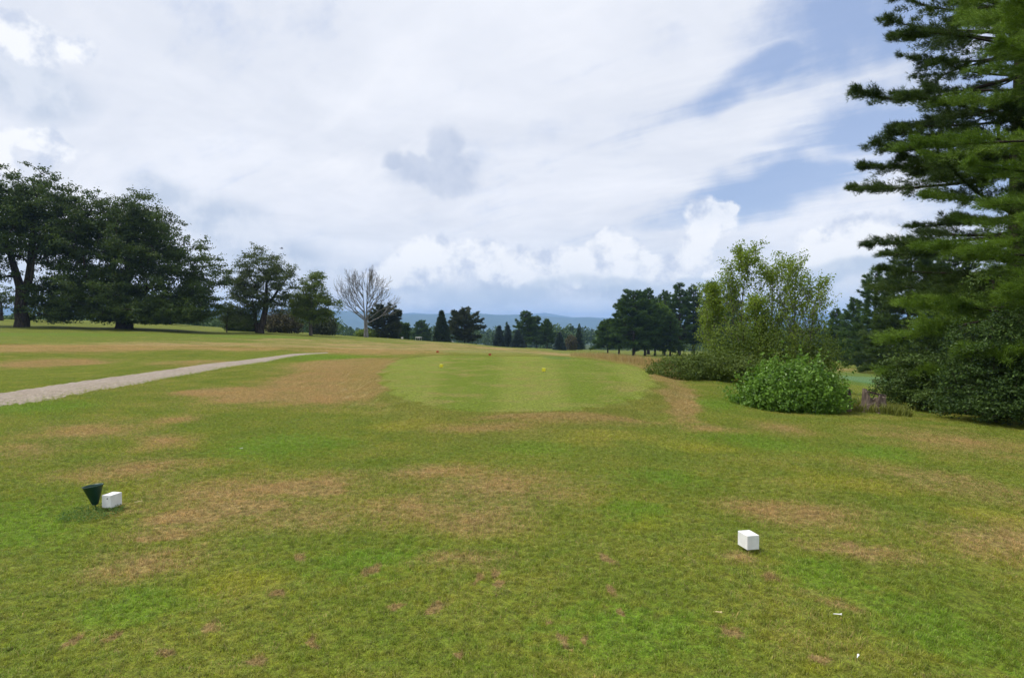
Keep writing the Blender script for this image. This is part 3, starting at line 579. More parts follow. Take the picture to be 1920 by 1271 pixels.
far_pine('pine_tree', 'olive ragged pine with spreading top, right of the pointed spruce', 871, 148, 590, 28, 64, 'pine_dull', 'round', .16, 6)
far_pine('pine_tree', 'dull green pine with a peaked top, behind the golf cart', 791, 205, 603, 22, 65, 'pine_far', 'pine', .03, 6)
for px, Y, top, hw, sd, lab in [(936, 166, 613, 12, 66, 'blue spruce, left one of the touching pair'), (952, 169, 611, 9, 67, 'slim blue spruce, right one of the touching pair'), (971, 164, 621, 13, 68, 'squat blue spruce in front of the three pines'), (1049, 168, 625, 10.5, 69, 'blue spruce standing alone right of the three pines')]:
    far_pine('blue_spruce', lab, px, Y, top, hw, sd, 'blue_spruce', 'spruce', .02, 9, group='blue spruces across the fairway', lv=20, nw=9, gaps=0)
for px, Y, top, hw, sd, lab in [(986, 190, 586, 24, 71, 'tallest of the three pines behind the blue spruces'), (1006, 194, 595, 19, 72, 'middle one of the three pines behind the blue spruces'), (1026, 188, 601, 18, 73, 'shortest, rightmost of the three pines behind the blue spruces')]:
    far_pine('pine_tree', lab, px, Y, top, hw, sd, 'pine_far', 'pine', .2, 6.5, group='three pines beyond the fairway')
b = at(1071, 176); H = ztop(627, 176) - b[2]; bush('bush', 'brownish bush beside the lone blue spruce', b, [(0, 0, H * .45, 1.6, 1.5, H * .52)], 1800, .34, 74, 'brown_shrub', thick=.4)
far_pine('spruce_tree', 'dark conifer behind the brownish bush', 1085, 205, 616, 10, 75, 'spruce', 'spruce', .03, 8)
RP = [(1140, 150, 603, 27, 'low spreading pine at the left end of the pine grove', .22), (1161, 147, 588, 22, 'second pine from the left end of the grove', .2), (1188, 136, 555, 33, 'big rounded pine at the front of the grove', .17), (1209, 139, 572, 28, 'pine just right of the big rounded front pine', .17),
 (1228, 143, 578, 26, 'paler pine at the front in the middle of the grove', .15), (1216, 168, 543, 26, 'tall ragged topped pine at the back left of the grove', .25), (1246, 160, 549, 28, 'back row pine with a flat top in the grove', .22), (1274, 152, 534, 30, 'tallest dark pine, middle of the right half of the grove', .2),
 (1300, 156, 537, 27, 'tall dark pine second from the right end of the grove', .2), (1336, 150, 533, 30, 'rightmost tall pine of the grove, partly behind the birches', .18), (1372, 158, 548, 30, 'pine hidden behind the birches', .18), (1257, 140, 590, 22, 'low dark pine in front of the tall ones, right of grove middle', .15)]
for q, (px, Y, top, hw, lab, z0) in enumerate(RP):
    far_pine('pine_tree', lab, px, Y, top, hw, 80 + q, 'pine_far' if q != 4 else 'pine_light', 'round' if q in (2, 3, 4) else 'pine', z0, 6, group='pine grove right of the tee', lv=24, nw=7)

# far woods and hills
g_ = np.random.default_rng(99); mb = MB(); C = []; SZ = []
for Y0, Y1, cnt, hh in [(290, 380, 230, 10.5), (380, 520, 360, 14.5), (520, 800, 480, 18.5), (800, 1300, 560, 22), (1300, 2300, 700, 26)]:
    for q in range(cnt):
        Yy = g_.uniform(Y0, Y1); x = Yy * g_.uniform(-1.0, 1.0); z = float(ground(x, Yy)); h = hh * g_.uniform(.6, 1.15); rr_ = h * g_.uniform(.28, .45)
        m = 230 if Yy < 800 else 120; con = g_.uniform() < .4
        d = unit(g_.normal(size=(m, 3))); d[:, 2] = np.abs(d[:, 2]) * 1.2 - .2; t = g_.uniform(0, 1, m)
        if con: zz = t ** 1.3 * h; r = rr_ * .75 * (1 - t ** 1.3) * g_.uniform(.5, 1.05, m); a = g_.uniform(0, 6.28, m); P = np.column_stack([r * np.cos(a), r * np.sin(a), zz])
        else: P = d * (lump(d, q, .2) * g_.uniform(.75, 1., m))[:, None] * [rr_, rr_, h * .5] + [0, 0, h * .48]
        C.append(P + [x, Yy, z]); SZ.append(np.full((m, 1), rr_ * .30))
for q in range(70):
    Yy = g_.uniform(165, 260); px = g_.uniform(-250, 640); x = (px - CX) / F * Yy; z = float(ground(x, Yy)); h = ztop(g_.uniform(576, 600), Yy) - z; rr_ = g_.uniform(3.2, 5.5); m = 420
    d = unit(g_.normal(size=(m, 3))); P = d * (lump(d, q, .2) * g_.uniform(.72, 1., m))[:, None] * [rr_, rr_, h * .5] + [0, 0, h * .48]; C.append(P + [x, Yy, z]); SZ.append(np.full((m, 1), .8))
C = np.concatenate(C); SZ = np.concatenate(SZ); leaves(mb, C, SZ, np.array([0, 0, .5]), .8, g_)
tag(mb.build('forest', M['forest']), 'distant mixed woods filling the valley before the blue hills', 'forest', kind='stuff')
def ridge(name, lab, prof, Yr, depth, seed, col1, col2):
    us = np.linspace(-1.6, 1.6, 420); px = us * F + CX; py = np.interp(px, [p[0] for p in prof], [p[1] for p in prof])
    zt = EYE - (py - HOR) / F * Yr + 2.5 * np.sin(us * 60 + seed) + 1.5 * np.sin(us * 131)
    vs = np.linspace(-1, 1, 40); V = np.zeros((40, 420, 3)); g2 = np.random.default_rng(seed)
    for q, v in enumerate(vs):
        f = math.cos(v * math.pi / 2) ** 1.1; Yv = Yr + v * depth; V[q, :, 0] = us * Yr; V[q, :, 1] = Yv
        V[q, :, 2] = -75 + (zt + 75) * f + (1 - f) * f * 40 * np.sin(us * 23 + v * 5 + seed) * np.sin(us * 51 + v * 9)
    i = np.arange(39)[:, None] * 420; j = np.arange(419)[None]
    mt, g = material(name + '_woods'); P = g.n('ShaderNodeNewGeometry').outputs['Position']; nz = g.noise(P, .012, 6, .7).outputs[0]; nf = g.noise(P, .05, 4, .7).outputs[0]
    out(g, pbsdf(g, g.mix(g.ramp(g.m('ADD', nz, g.m('MULTIPLY', nf, .5)), .6, .9), col1, col2), .95, .1, g.n('ShaderNodeBump', {'Height': nf, 'Strength': .6, 'Distance': 12.}).outputs[0]))
    mb = MB(); mb.add(V, np.stack([i + j, i + j + 1, i + 420 + j + 1, i + 420 + j], -1).reshape(-1, 4)); return tag(mb.build(name, mt, smooth=True), lab, kind='structure')
ridge('hills', 'long wooded blue ridge across the horizon', [(-1500, 570), (-400, 575), (300, 578), (430, 577), (600, 580), (740, 587), (790, 589.5), (830, 588.5), (868, 586), (887, 585), (905, 588), (930, 590), (990, 591), (1060, 595), (1150, 598), (1400, 600), (2000, 594), (3500, 585)], 6200, 1400, 1, (.030, .055, .02), (.055, .085, .03))
ridge('mountain', 'farther paler ridge with a low summit', [(-1500, 580), (400, 585), (700, 592), (775, 586.5), (800, 589), (900, 594), (960, 591), (1000, 588), (1020, 586.5), (1045, 591), (1075, 595), (1105, 594), (1150, 596.5), (1500, 590), (3500, 585)], 8600, 900, 4, (.030, .055, .02), (.055, .085, .03))
mt, g = material('lake_water'); P = g.n('ShaderNodeNewGeometry').outputs['Position']; out(g, pbsdf(g, (.45, .5, .55), .25, .6, g.n('ShaderNodeBump', {'Height': g.noise(P, .05, 3).outputs[0], 'Strength': .05, 'Distance': 1.}).outputs[0], **{'Metallic': .6}))
mb = MB(); th = np.linspace(0, 2 * np.pi, 48, endpoint=False); mb.add(np.column_stack([330 + 330 * np.cos(th) * (1 + .2 * np.sin(3 * th)), 3900 + 420 * np.sin(th), np.full(48, -48.)]), [list(range(48))]); tag(mb.build('lake', mt), 'pale strip of lake water below the hills', kind='structure')

# ------------------------------------------------------------------ right: birches, hedge, vine bush
def birch(lab, px, Y, top, seed, lean=0., spread=.42, nlv=1., nleaf=26, lo=.16):
    g_ = np.random.default_rng(seed); b = at(px, Y); H = (ztop(top, Y) - b[2]) * .91; T = thing('birch_tree', b, lab, 'tree', 'birches behind the vine bush'); tr = MB(); cr = MB(); segs = []; tips = []
    zs = np.linspace(0, 1, 9); tk = np.column_stack([lean * zs ** 1.4 + .06 * np.sin(zs * 7 + seed), .06 * np.sin(zs * 5 + seed), zs * H]); tk[0, 2] = -.15
    tr.tube(tk, .045 * (1 - zs) + .007, 7)
    for q in range(int(40 * nlv)):
        t = g_.uniform(lo, .97); p = np.array([np.interp(t, zs, tk[:, k_]) for k_ in range(3)]); a = g_.uniform(0, 6.28)
        d = unit(np.array([math.cos(a), math.sin(a), 1.5])); grow(p, d, H * (.33 - .23 * t) * g_.uniform(.7, 1.2), .016 * (1.1 - t), 2, segs, tips, g_, spread, .07, (2, 4), .66, .1)
    C = []
    for p, r1, r2 in segs: tr.tube(p, np.maximum(np.linspace(r1, r2, 5), .004), 4, False)
    for P, dp in tips:
        m = int(nleaf * .62) if dp < 2 else nleaf // 3; q = g_.uniform(.2, 1., m) * 4; i_ = np.minimum(3, q.astype(int)); C.append(P[i_] + (P[i_ + 1] - P[i_]) * (q - i_)[:, None] + g_.normal(size=(m, 3)) * .10)
    t = g_.uniform(.75, 1., 60); C.append(np.column_stack([np.interp(t, zs, tk[:, k_]) for k_ in range(3)]) + g_.normal(size=(60, 3)) * .05)
    leaves(cr, np.concatenate(C), .084, np.array([0, 0, .2]), .7, g_)
    tr.build('trunk', M['bark_birch'], T, True); cr.build('crown', M['birch'], T); return T
birch('tallest birch, left of the middle of the clump', 1392, 28, 473, 101, .05, .38)
birch('shorter leafy birch at the left side of the clump', 1345, 27.5, 538, 102, -.25, .6, .8, 22)
birch('birch in the middle of the clump, second highest top', 1443, 28.5, 486, 103, .1, .4, .9, 20)
birch('sparse birch with pale trunk, right of the middle of the clump', 1482, 27.5, 487, 104, .25, .42, .85, 17, .22)
birch('open leaning birch at the right side of the clump', 1504, 27, 520, 105, .75, .5, .8, 15, .22)
birch('small birch low in the middle of the clump', 1420, 27, 560, 106, .0, .5, 1., 22)
Y = 27.; b = at(1520, Y); H = ztop(590, Y) - b[2]; bush('shrub', 'loose yellow green shrub below the right hand birches', b, [(0, 0, H * .5, 1.05, .9, H * .45), (-1., .1, H * .42, 1., .8, H * .45), (.6, 0, H * .36, .8, .7, H * .4)], 8000, .075, 111, 'shrub', thick=.6, lum=.3, spikes=160)
b = at(1395, 26.5); H = ztop(590, 26.5) - b[2]; bush('shrub', 'yellow green shrub filling the foot of the tall birch', b, [(0, 0, H * .45, 1.2, .9, H * .5), (-.9, .1, H * .4, .9, .8, H * .42), (1., 0, H * .38, 1., .8, H * .42)], 9000, .075, 112, 'shrub', thick=.6, lum=.3, spikes=160)
b = at(1312, 23.2); H = ztop(664, 23.2) - b[2]; bush('hedge_bush', 'low dark green spreading bush left of the birches', b, [(-.5, 0, H * .25, 1.25, 1., H * .62), (.5, .2, H * .4, 1.2, 1., H * .6), (1.3, -.1, H * .35, 1., .9, H * .55)], 22000, .065, 113, 'hedge', thick=.22, lum=.12, spikes=500)
b = at(1476, 15.2); H = ztop(676, 15.2) - b[2]; bush('vine_bush', 'bright green leafy vine mound in front of the birches', b, [(-.25, 0, H * .34, .9, .8, H * .52), (.36, 0, H * .40, .78, .75, H * .54), (.05, -.2, H * .2, 1.1, .85, H * .42)], 21000, .07, 114, 'vine', thick=.24, lum=.22, spikes=260)
# weathered post, stump, sapling by the stump
b = at(1591, 15.2); T = thing('fence_post', b, 'grey weathered post at the right edge of the vine mound', 'post', rz=.3); mb = MB()
mb.tube([(0, 0, -.1), (.01, 0, .2), (0, .01, .45), (.005, 0, .52)], [.085, .075, .07, .05], 9); mb.build('post', M['stump'], T, True); mb = MB(); mb.tube([(.0, -.07, .36), (.0, -.085, .38)], [.028, .022], 8); mb.build('knot_hole', M['black_rubber'], T)
b = at(1643, 15.2); T = thing('tree_stump', b, 'broken grey tree stump with spread roots', 'stump'); mb = MB(); g_ = np.random.default_rng(8)
th = np.arange(28) / 28 * 2 * np.pi; rows = []
top = .34 + .06 * np.sin(th * 3) + g_.normal(size=28) * .03; top[(th > 2.6) & (th < 3.7)] += .10; top[(th > 2.0) & (th < 2.5)] -= .17; top[(th > 3.9) & (th < 4.5)] -= .2; top[(th > 5.4)] -= .06
rad = .215 + .025 * np.sin(th * 5 + 1) + g_.normal(size=28) * .008
for f, kx in ((-.1, 1.35), (.12, 1.16), (.3, 1.02), (.7, .97), (1., .93)): rows.append(np.column_stack([np.cos(th) * rad * kx * 1.15, np.sin(th) * rad * kx, np.maximum(-.1, f * top)]))
for f in (.97, .5): rows.append(np.column_stack([np.cos(th) * rad * .72 * 1.15, np.sin(th) * rad * .72, f * top]))
V = np.array(rows); i = np.arange(6)[:, None] * 28; j = np.arange(28)[None]; k = (j + 1) % 28; mb.add(V, np.stack([i + j, i + k, i + 28 + k, i + 28 + j], -1).reshape(-1, 4)); mb.add(V[-1], [list(range(28))]); mb.build('stump', M['stump'], T)
for a, ln in ((4.35, .5), (5.3, .46), (3.7, .36), (.2, .35), (2.5, .3)):
    mb = MB(); u = np.array([math.cos(a), math.sin(a), 0]); mb.tube([u * .16 + [0, 0, .2], u * .25 + [0, 0, .11], u * (.25 + ln * .4) + [0, 0, .035], u * (.2 + ln) + [0, 0, -.03]], [.08, .07, .05, .02], 7); mb.build('root', M['stump'], T, True)
mb = MB(); mb.box((-.02, -.06, .415), (.46, .05, .045), Matrix.Rotation(.22, 3, 'Y'), .008); mb.build('splinter', M['stump'], T)
for nm, lab, px, Y, top, n, mt_, sd in [('sapling', 'small leafy sapling behind the stump', 1635, 16.4, 703, 300, 'understory', 121), ('sapling', 'thin twig of a plant right beside the vine mound top', 1588, 16.2, 712, 90, 'vine', 122)]:
    b = at(px, Y); H = ztop(top, Y) - b[2]; T = thing(nm, b, lab, 'plant'); g_ = np.random.default_rng(sd); segs = []; tips = []; st = MB(); cr = MB()
    grow(np.array([0, 0, -.03]), unit(np.array([g_.normal() * .15, g_.normal() * .15, 1])), H * .5, .008, 3, segs, tips, g_, .6, .02, (3, 5), .62)
    for p, r1, r2 in segs: st.tube(p, np.maximum(np.linspace(r1, r2, 5), .002), 4, False)
    C = np.concatenate([P[g_.integers(1, 5, 7)] + g_.normal(size=(7, 3)) * .035 for P, dp in tips]); leaves(cr, C, .055, np.array([0, 0, .7]), .6, g_); st.build('stem', M['bark'], T); cr.build('foliage', M[mt_], T)

# ------------------------------------------------------------------ right: near pines and the thicket
def near_pine(lab, px, Y, H, Rd, seed, mat, z0, lv=34, nw=6, dens=60, k=8, L=.16, w=.011, **kw):
    return pine('pine_tree', lab, 'tree', at(px, Y), H, Rd, z0, seed, lv, nw, dens, k, L, w, mat, 'bark', None, 'pine', **kw)
near_pine('huge dark pine on the right with long bare lower branches', 1905, 19.5, 21, 3.75, 201, 'pine', 3.3, 37, 7, 100, 7, .15, .017, r0=.3, side=(math.pi, .16), gaps=.0)
near_pine('lighter green pine at the right edge, nearest to the camera', 2075, 15.2, 17, 4.0, 202, 'pine_light', 1.5, 30, 7, 110, 7, .14, .015, r0=.24, side=(math.pi, .05), gaps=.06)
for px, Y, top, hw, sd, lab in [(1705, 62, 452, 95, 211, 'broad dark pine standing behind the thicket beyond the stump'), (1640, 74, 505, 52, 212, 'dark pine with a pointed top left of the broad dark pine'), (1600, 92, 562, 34, 213, 'small distant pine at the left foot of the dark pines'), (1778, 66, 470, 90, 214, 'dark pine mostly hidden behind the huge pine'), (1568, 112, 580, 26, 215, 'far small pine seen just right of the birches')]:
    b = at(px, Y); H = ztop(top, Y) - b[2]; pine('pine_tree', lab, 'tree', b, H, hw / F * Y, H * .06, sd, 30, 7, 22, 6, .36, .065, 'pine' if px > 1650 else 'pine_far', 'bark', None, 'pine', gaps=.06)
Y = 16.5; b = at(1752, Y); H = ztop(628, Y) - b[2]; broadleaf('shrub', 'tall olive shrub right of the stump', 'shrub', b, [([(0, 0, -.1), (0, 0, .5), (.1, 0, 1.)], [.06, .05, .03])], [(-.2, 0, H * .42, 1.0, 1., H * .55), (.5, .1, H * .5, .9, .9, H * .5), (.2, -.4, H * .25, 1.2, .9, H * .35), (-.6, -.1, H * .22, .7, .8, H * .33), (-.1, -.6, H * .12, 1.3, .6, H * .2)], 620, 55, .06, .24, 221, 'understory', rtip=.004, flat=.4, shell=.38, zmin=.05)
Y = 14.2; b = at(1868, Y); H = ztop(580, Y) - b[2]; broadleaf('shrub', 'dense dark shrub under the huge pine', 'shrub', b, [([(0, 0, -.1), (0, 0, .6), (.1, 0, 1.2)], [.07, .05, .03])], [(.9, -.5, H * .3, 1.1, .9, H * .38), (0, 0, H * .42, 1.0, 1., H * .6), (.7, .2, H * .5, 1., 1., H * .55), (-.5, -.1, H * .2, .8, .8, H * .36), (.4, -.4, H * .2, 1.2, .9, H * .32), (0, -.8, H * .12, 1.5, .6, H * .2)], 760, 60, .062, .25, 222, 'thicket', rtip=.004, flat=.4, shell=.38, zmin=.05)
b = at(1868, 17.); H = ztop(395, 17.) - b[2]
broadleaf('broadleaf_tree', 'slender leafy tree growing up against the huge pine', 'tree', b, [([(0, 0, -.2), (.1, 0, 1.5), (-.1, 0, 3.3)], [.08, .06, .03])], [(0, 0, 2.6, .9, .8, 1.6), (-.2, 0, 1.7, .8, .8, 1.2), (.6, 0, 1.4, .9, .8, 1.2)], 90, 42, .085, .38, 223, 'understory', rtip=.008, zmin=.3)

# ------------------------------------------------------------------ tee furniture
def marker(name, lab, cat, corner, long_d, wd, ln, ht, mat, group, bolt=False, lift=.03, mirror=1):
    d = unit(np.array([long_d[0], long_d[1], 0])); sdir = np.array([d[1], -d[0], 0]) * mirror
    c = np.array([corner[0], corner[1], 0]) + d * ln / 2 + sdir * wd / 2; z = float(ground(c[0], c[1])) + lift
    T = thing(name, (c[0], c[1], z), lab, cat, group, math.atan2(d[1], d[0]) - math.pi / 2); mb = MB(); mb.box((0, 0, ht / 2), (wd, ln, ht), None, .0035); mb.build('block', M[mat], T)
    mb = MB(); mb.tube([(0, 0, .004), (0, 0, -.09)], [.006, .003], 8); mb.build('spike', M['dark_metal'], T)
    if bolt: mb = MB(); mb.tube([(wd * .12, -ln / 2 - .0005, ht * .74), (wd * .12, -ln / 2 - .003, ht * .74)], [.006, .005], 10); mb.build('screw', M['dark_metal'], T)
    return T
c1 = hit(208, 959); c2 = hit(1401, 1039)
marker('tee_marker', 'white block tee marker beside the green funnel', 'tee marker', c1, (.2, .98), .092, .13, .112, 'white_paint', 'white tee markers', True, mirror=-1)
marker('tee_marker', 'white block tee marker standing alone on the right', 'tee marker', c2, (-.2, .98), .094, .13, .102, 'white_paint', 'white tee markers')
for px, py, lab in [(824, 690, 'yellow block tee marker on the left half of the mown tee'), (1016, 698, 'yellow block tee marker on the right half of the mown tee')]: marker('tee_marker', lab, 'tee marker', hit(px, py), (.15, 1), .11, .13, .1, 'yellow_paint', 'yellow tee markers')
for px, py, lab in [(818, 662, 'left red tee marker on the farther tee'), (916, 667.5, 'right red tee marker on the farther tee')]: marker('tee_marker', lab, 'tee marker', hit(px, py), (.15, 1), .13, .14, .11, 'red_paint', 'red tee markers')
b = hit(180, 955); T = thing('funnel', b, 'dark green plastic funnel for broken tees on a stake', 'funnel'); Mx = Matrix.Rotation(.0, 3, 'X') @ Matrix.Rotation(-.12, 3, 'Y')
mb = MB(); mb.lathe([(.024, .045), (.026, .05), (.080, .208), (.084, .21), (.084, .216), (.079, .216), (.075, .208), (.024, .06), (.001, .058)], 32, Mx); mb.lathe([(.001, .044), (.024, .045)], 32, Mx); mb.build('cone', M['green_plastic'], T, True)
mb = MB(); mb.tube(np.array([(0, 0, -.06), (0, 0, .0), (0, 0, .05)]) @ np.array(Mx).T, [.003, .006, .006], 10); mb.build('stake', M['dark_metal'], T, True)
def peg(lab, px, py, rz, mat, ln=.042):
    p = hit(px, py); T = thing('golf_tee', (p[0], p[1], p[2] + .034), lab, 'golf tee', 'dropped golf tees', rz); mb = MB(); Mx = Matrix.Rotation(math.pi / 2 - .12, 3, 'Y')
    mb.lathe([(.0006, -ln / 2), (.0022, -ln / 2 + .008), (.0026, ln / 2 - .012), (.0058, ln / 2 - .002), (.0058, ln / 2), (.004, ln / 2 - .0015), (.0005, ln / 2 - .003)], 12, Mx); o = mb.build('peg', M[mat], T, True); return T
peg('pale wooden tee lying just right of the left white block', 259, 947, .25, 'tee_wood', .07); peg('pale wooden tee in the grass above the left white block', 303, 874, .1, 'tee_wood'); peg('white tee lying in the right foreground grass', 1570, 1162, -.5, 'tee_white', .045)
peg('small white tee lying near the bottom right', 1608, 1243, .9, 'tee_white', .03); peg('tiny white tee left of the middle of the lawn', 452, 845, .4, 'tee_white', .04); peg('yellow wooden tee in the grass at the lower right', 1347, 1158, -.6, 'tee_wood', .04)

# golf cart far off, white markers
b = at(785, 177); T = thing('golf_cart', b, 'white roofed golf cart far off in front of the trees', 'golf cart', rz=1.3); 
mb = MB(); mb.box((0, 0, .52), (2.3, 1.15, .3), None, .06); mb.box((-.85, 0, .72), (.55, 1.1, .3), None, .08); mb.box((.95, 0, .68), (.42, 1.05, .34), None, .08); mb.build('body', M['white_paint'], T)
mb = MB(); mb.box((0, 0, 1.86), (1.75, 1.2, .08), None, .03); mb.build('roof', M['white_paint'], T)
mb = MB(); mb.box((-.3, 0, .8), (.5, 1.05, .16), None, .04); mb.box((-.55, 0, 1.1), (.12, 1.05, .5), None, .04); mb.build('seat', M['black_rubber'], T)
for x in (-.75, .7):
    for y in (-.52, .52): mb = MB(); mb.tube([(x, y, .8), (x * .95, y, 1.83)], [.025, .025], 6); mb.build('roof_post', M['white_paint'], T)
for x in (-.75, .8):
    for y in (-.5, .5): mb = MB(); mb.lathe([(.02, -.1), (.2, -.1), (.23, -.06), (.23, .06), (.2, .1), (.02, .1)], 14, Matrix.Rotation(math.pi / 2, 3, 'X'), (x, y, .23)); mb.build('wheel', M['black_rubber'], T)
for px, Y, lab in [(752, 132, 'small white block marker far off right of the leafless tree'), (846, 140, 'small white block marker at the foot of the pointed spruce')]:
    p = at(px, Y); marker('tee_marker', lab, 'tee marker', p, (.2, 1), .34, .3, .34, 'white_paint', 'far white markers')
# bird in flight
d = ray(528, 466); p = d * 52 + [0, 0, EYE]; T = thing('bird', p, 'small dark bird in flight above the ragged tree', 'bird', rz=.5); mb = MB()
mb.lathe([(.001, -.13), (.018, -.09), (.03, -.02), (.033, .03), (.022, .075), (.02, .09), (.014, .108), (.001, .135)], 12, Matrix.Rotation(math.pi / 2, 3, 'Y'))
def wing(s): return [(.05, .02 * s, .01), (.055, .09 * s, .05), (.03, .17 * s, .065), (-.04, .21 * s, .055), (-.03, .12 * s, .045), (-.045, .02 * s, .005)]
for s_ in (-1, 1):
    P = np.array(wing(s_)); n = len(P); mb.add(np.vstack([P + [0, 0, .004], P - [0, 0, .004]]), [list(range(n))]); 
    k0 = mb.n - 2 * n; mb.f[n].append(np.array([list(range(n, 2 * n))[::-1]]) + k0); mb.f.setdefault(4, []).append(np.array([[q, n + q, n + (q + 1) % n, (q + 1) % n] for q in range(n)]) + k0)
mb.box((-.15, 0, 0), (.09, .06, .008)); mb.build('body', M['feather'], T)

# ------------------------------------------------------------------ air
mt = bpy.data.materials.new('haze_air'); mt.use_nodes = True; nt = mt.node_tree; nt.nodes.clear(); g = G(nt)
pv = g.n('ShaderNodeVolumePrincipled', {'Color': (.36, .58, 1., 1), 'Density': 1.65e-4, 'Anisotropy': .1}).outputs[0]; g.n('ShaderNodeOutputMaterial', {'Volume': pv})
mb = MB(); mb.box((0, 0, 33), (20400, 20400, 196)); tag(mb.build('haze', mt), 'thin summer haze over the valley', kind='stuff')

# ------------------------------------------------------------------ sky, sun, camera
SUN_EL, SUN_AZ = R(58), R(-88)            # azimuth from +Y towards +X
w = bpy.data.worlds.new('World'); SC.world = w; w.use_nodes = True; nt = w.node_tree; nt.nodes.clear(); g = G(nt)
K = 10.
sky = g.n('ShaderNodeTexSky', sky_type='NISHITA', sun_disc=False, sun_elevation=SUN_EL, sun_rotation=SUN_AZ, air_density=1., dust_density=.6, ozone_density=1.).outputs[0]
dr = g.n('ShaderNodeTexCoord').outputs['Generated']; sx = g.n('ShaderNodeSeparateXYZ', {0: dr})
azn = g.m('ARCTAN2', sx.outputs[0], sx.outputs[1]); eln = g.m('ARCSINE', sx.outputs[2])
AE = g.n('ShaderNodeCombineXYZ', {0: azn, 1: eln}).outputs[0]
def ce(px, py, hw, hh, rot=0):
    a = math.atan((px - CX) / F); ca = math.cos(a); return ((a, math.atan((HOR - py) / F * ca)), (hw / F * ca * ca, hh / F * ca), rot)
zc = g.m('MAXIMUM', sx.outputs[2], .02); zz = g.m('ADD', zc, .12)
PL = g.n('ShaderNodeCombineXYZ', {0: g.m('DIVIDE', sx.outputs[0], zz), 1: g.m('DIVIDE', sx.outputs[1], zz)}).outputs[0]
nA = g.noise(PL, .9, 6, .58, .3).outputs[0]; nB = g.noise(g.n('ShaderNodeMapping', {'Vector': g.n('ShaderNodeMapping', {'Vector': PL, 'Rotation': (0, 0, .8)}).outputs[0], 'Scale': (.45, 1.5, 1)}).outputs[0], 1.5, 8, .62, .5).outputs[0]
wv = g.vm('SUBTRACT', g.noise(AE, 9., 7, .62).outputs[1], (.5, .5, .5)); wl = g.vm('SUBTRACT', g.noise(AE, 3.5, 4, .55).outputs[1], (.5, .5, .5))
Q1 = g.vm('ADD', AE, g.scale(wl, .16)); Q2 = g.vm('ADD', AE, g.scale(wv, .075))
lin = lambda r_, g2, b_: tuple((((q / 255 + .055) / 1.055) ** 2.4 if q > 10 else q / 3294.) * K for q in (r_, g2, b_))
nS = g.noise(AE, 14., 6, .6).outputs[0]
base = g.mix(g.ramp(nA, .35, .68), lin(209, 214, 225), lin(226, 229, 237)); base = g.mix(g.m('MULTIPLY', g.ramp(nB, .52, .75), .6), base, lin(234, 235, 240))
# blue openings
blue = g.blobs(Q1, [ce(1560, 60, 330, 130, .25), ce(1700, 20, 260, 150), ce(1480, 350, 330, 70, .1), ce(1620, 250, 240, 110, .2), ce(1450, 140, 260, 60, .35), ce(250, -160, 300, 80), ce(1900, 250, 300, 300)])
bm = g.ramp(g.m('ADD', g.m('MULTIPLY', blue, 1.25), g.m('ADD', g.m('MULTIPLY', g.m('SUBTRACT', .53, nB), 1.9), g.m('MULTIPLY', g.m('SUBTRACT', .5, nS), .9))), .08, .95)
c = g.mix(g.m('MULTIPLY', bm, .68), base, g.mix(.5, g.scale(sky, 1.0), lin(80, 134, 210)))
# low band
hz = g.ramp(eln, .17, .0); c = g.mix(g.m('MULTIPLY', hz, .75), c, g.mix(g.ramp(nS, .4, .65), lin(190, 204, 223), lin(212, 220, 232)))
# grey cloud bodies
gb = g.blobs(Q2, [ce(815, 322, 120, 52), ce(838, 280, 44, 70), ce(780, 300, 70, 30), ce(840, 345, 80, 40), ce(745, 300, 50, 30)]); c = g.mix(g.m('MULTIPLY', g.ramp(gb, .12, .6), .75), c, g.mix(g.ramp(nS, .35, .65), lin(166, 179, 203), lin(188, 197, 215)))
gb = g.blobs(Q1, [ce(420, 410, 150, 80), ce(520, 470, 160, 60), ce(620, 520, 200, 50), ce(60, 170, 170, 80), ce(330, 360, 120, 50), ce(900, 530, 320, 40), ce(1180, 560, 260, 30), ce(1600, 520, 200, 60), ce(760, 560, 200, 24)]); c = g.mix(g.m('MULTIPLY', g.ramp(gb, .08, .7), .7), c, g.mix(g.ramp(nS, .4, .62), lin(172, 186, 207), lin(206, 213, 225)))
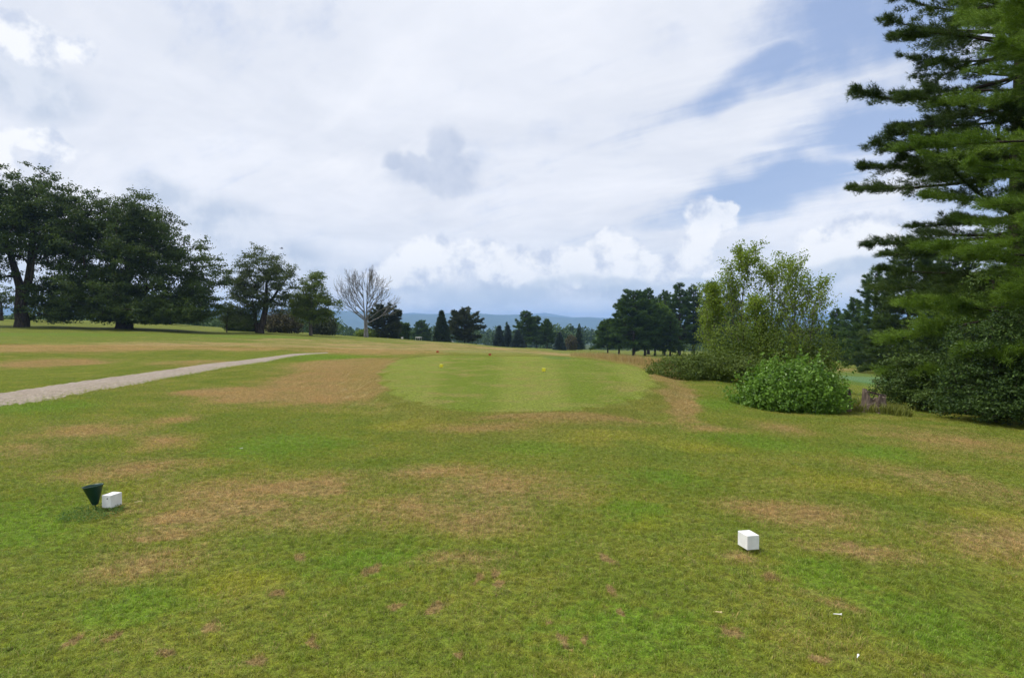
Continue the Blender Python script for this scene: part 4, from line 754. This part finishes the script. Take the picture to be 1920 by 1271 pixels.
# heaped clouds
wb = g.blobs(Q2, [ce(1330, 420, 58, 60), ce(1310, 455, 52, 60), ce(1345, 400, 40, 34), ce(1150, 480, 80, 50), ce(1130, 462, 50, 30), ce(1010, 505, 130, 50), ce(900, 495, 120, 52), ce(810, 480, 110, 46), ce(760, 510, 110, 46), ce(1200, 505, 160, 48), ce(1090, 500, 140, 50), ce(1560, 470, 110, 60), ce(1620, 450, 110, 70), ce(1330, 505, 40, 26), ce(55, 70, 130, 60), ce(140, 85, 80, 36), ce(0, 290, 60, 40), ce(100, 270, 110, 40), ce(-150, 420, 200, 120), ce(2100, 420, 300, 140)])
puff = g.noise(AE, 26., 8, .6).outputs[0]; wm = g.m('MULTIPLY', g.ramp(g.m('ADD', wb, g.m('MULTIPLY', g.m('SUBTRACT', puff, .5), 1.1)), .16, .44), g.ramp(wb, .0, .12))
lit = g.ramp(g.m('ADD', g.noise(g.vm('ADD', AE, (.01, -.012, 0)), 20., 6, .6).outputs[0], g.m('MULTIPLY', wb, .18)), .43, .66)
c = g.mix(g.m('MULTIPLY', wm, .74), c, g.mix(lit, lin(186, 196, 216), lin(240, 241, 243)))
# grey flat bottoms under the heaps
gb = g.blobs(Q1, [ce(1150, 540, 170, 26), ce(930, 540, 200, 24), ce(1580, 520, 150, 36), ce(1300, 530, 120, 22)]); c = g.mix(g.m('MULTIPLY', g.ramp(gb, .05, .6), .65), c, lin(182, 196, 214))
c = g.mix(g.ramp(eln, -.005, -.06), c, lin(110, 118, 90))
g.n('ShaderNodeOutputWorld', {0: g.n('ShaderNodeBackground', {0: c, 1: 1 / K}).outputs[0]})
L = bpy.data.lights.new('sun', 'SUN'); L.energy = 3.2; L.angle = R(7); L.color = (1., .95, .87); so = bpy.data.objects.new('sun', L); COL.objects.link(so)
sd = Vector((math.sin(SUN_AZ) * math.cos(SUN_EL), math.cos(SUN_AZ) * math.cos(SUN_EL), math.sin(SUN_EL))); so.rotation_euler = sd.to_track_quat('Z', 'Y').to_euler(); so.location = sd * 60
cam = bpy.data.cameras.new('camera'); cam.lens = 24; cam.sensor_width = 36; cam.clip_end = 40000; cam.clip_start = .05; co = bpy.data.objects.new('camera', cam); COL.objects.link(co); co.location = (0, 0, EYE); co.rotation_euler = (math.pi / 2 - PITCH, 0, 0); SC.camera = co
SC.view_settings.view_transform = 'Standard'; SC.view_settings.look = 'None'; SC.view_settings.exposure = .28; SC.view_settings.gamma = 1
SC.render.engine = 'CYCLES'; cy = SC.cycles; cy.use_denoising = True; cy.max_bounces = 6; cy.diffuse_bounces = 3; cy.transmission_bounces = 4; cy.volume_bounces = 1; cy.use_adaptive_sampling = True; cy.adaptive_threshold = .025
cy.sample_clamp_indirect = 6
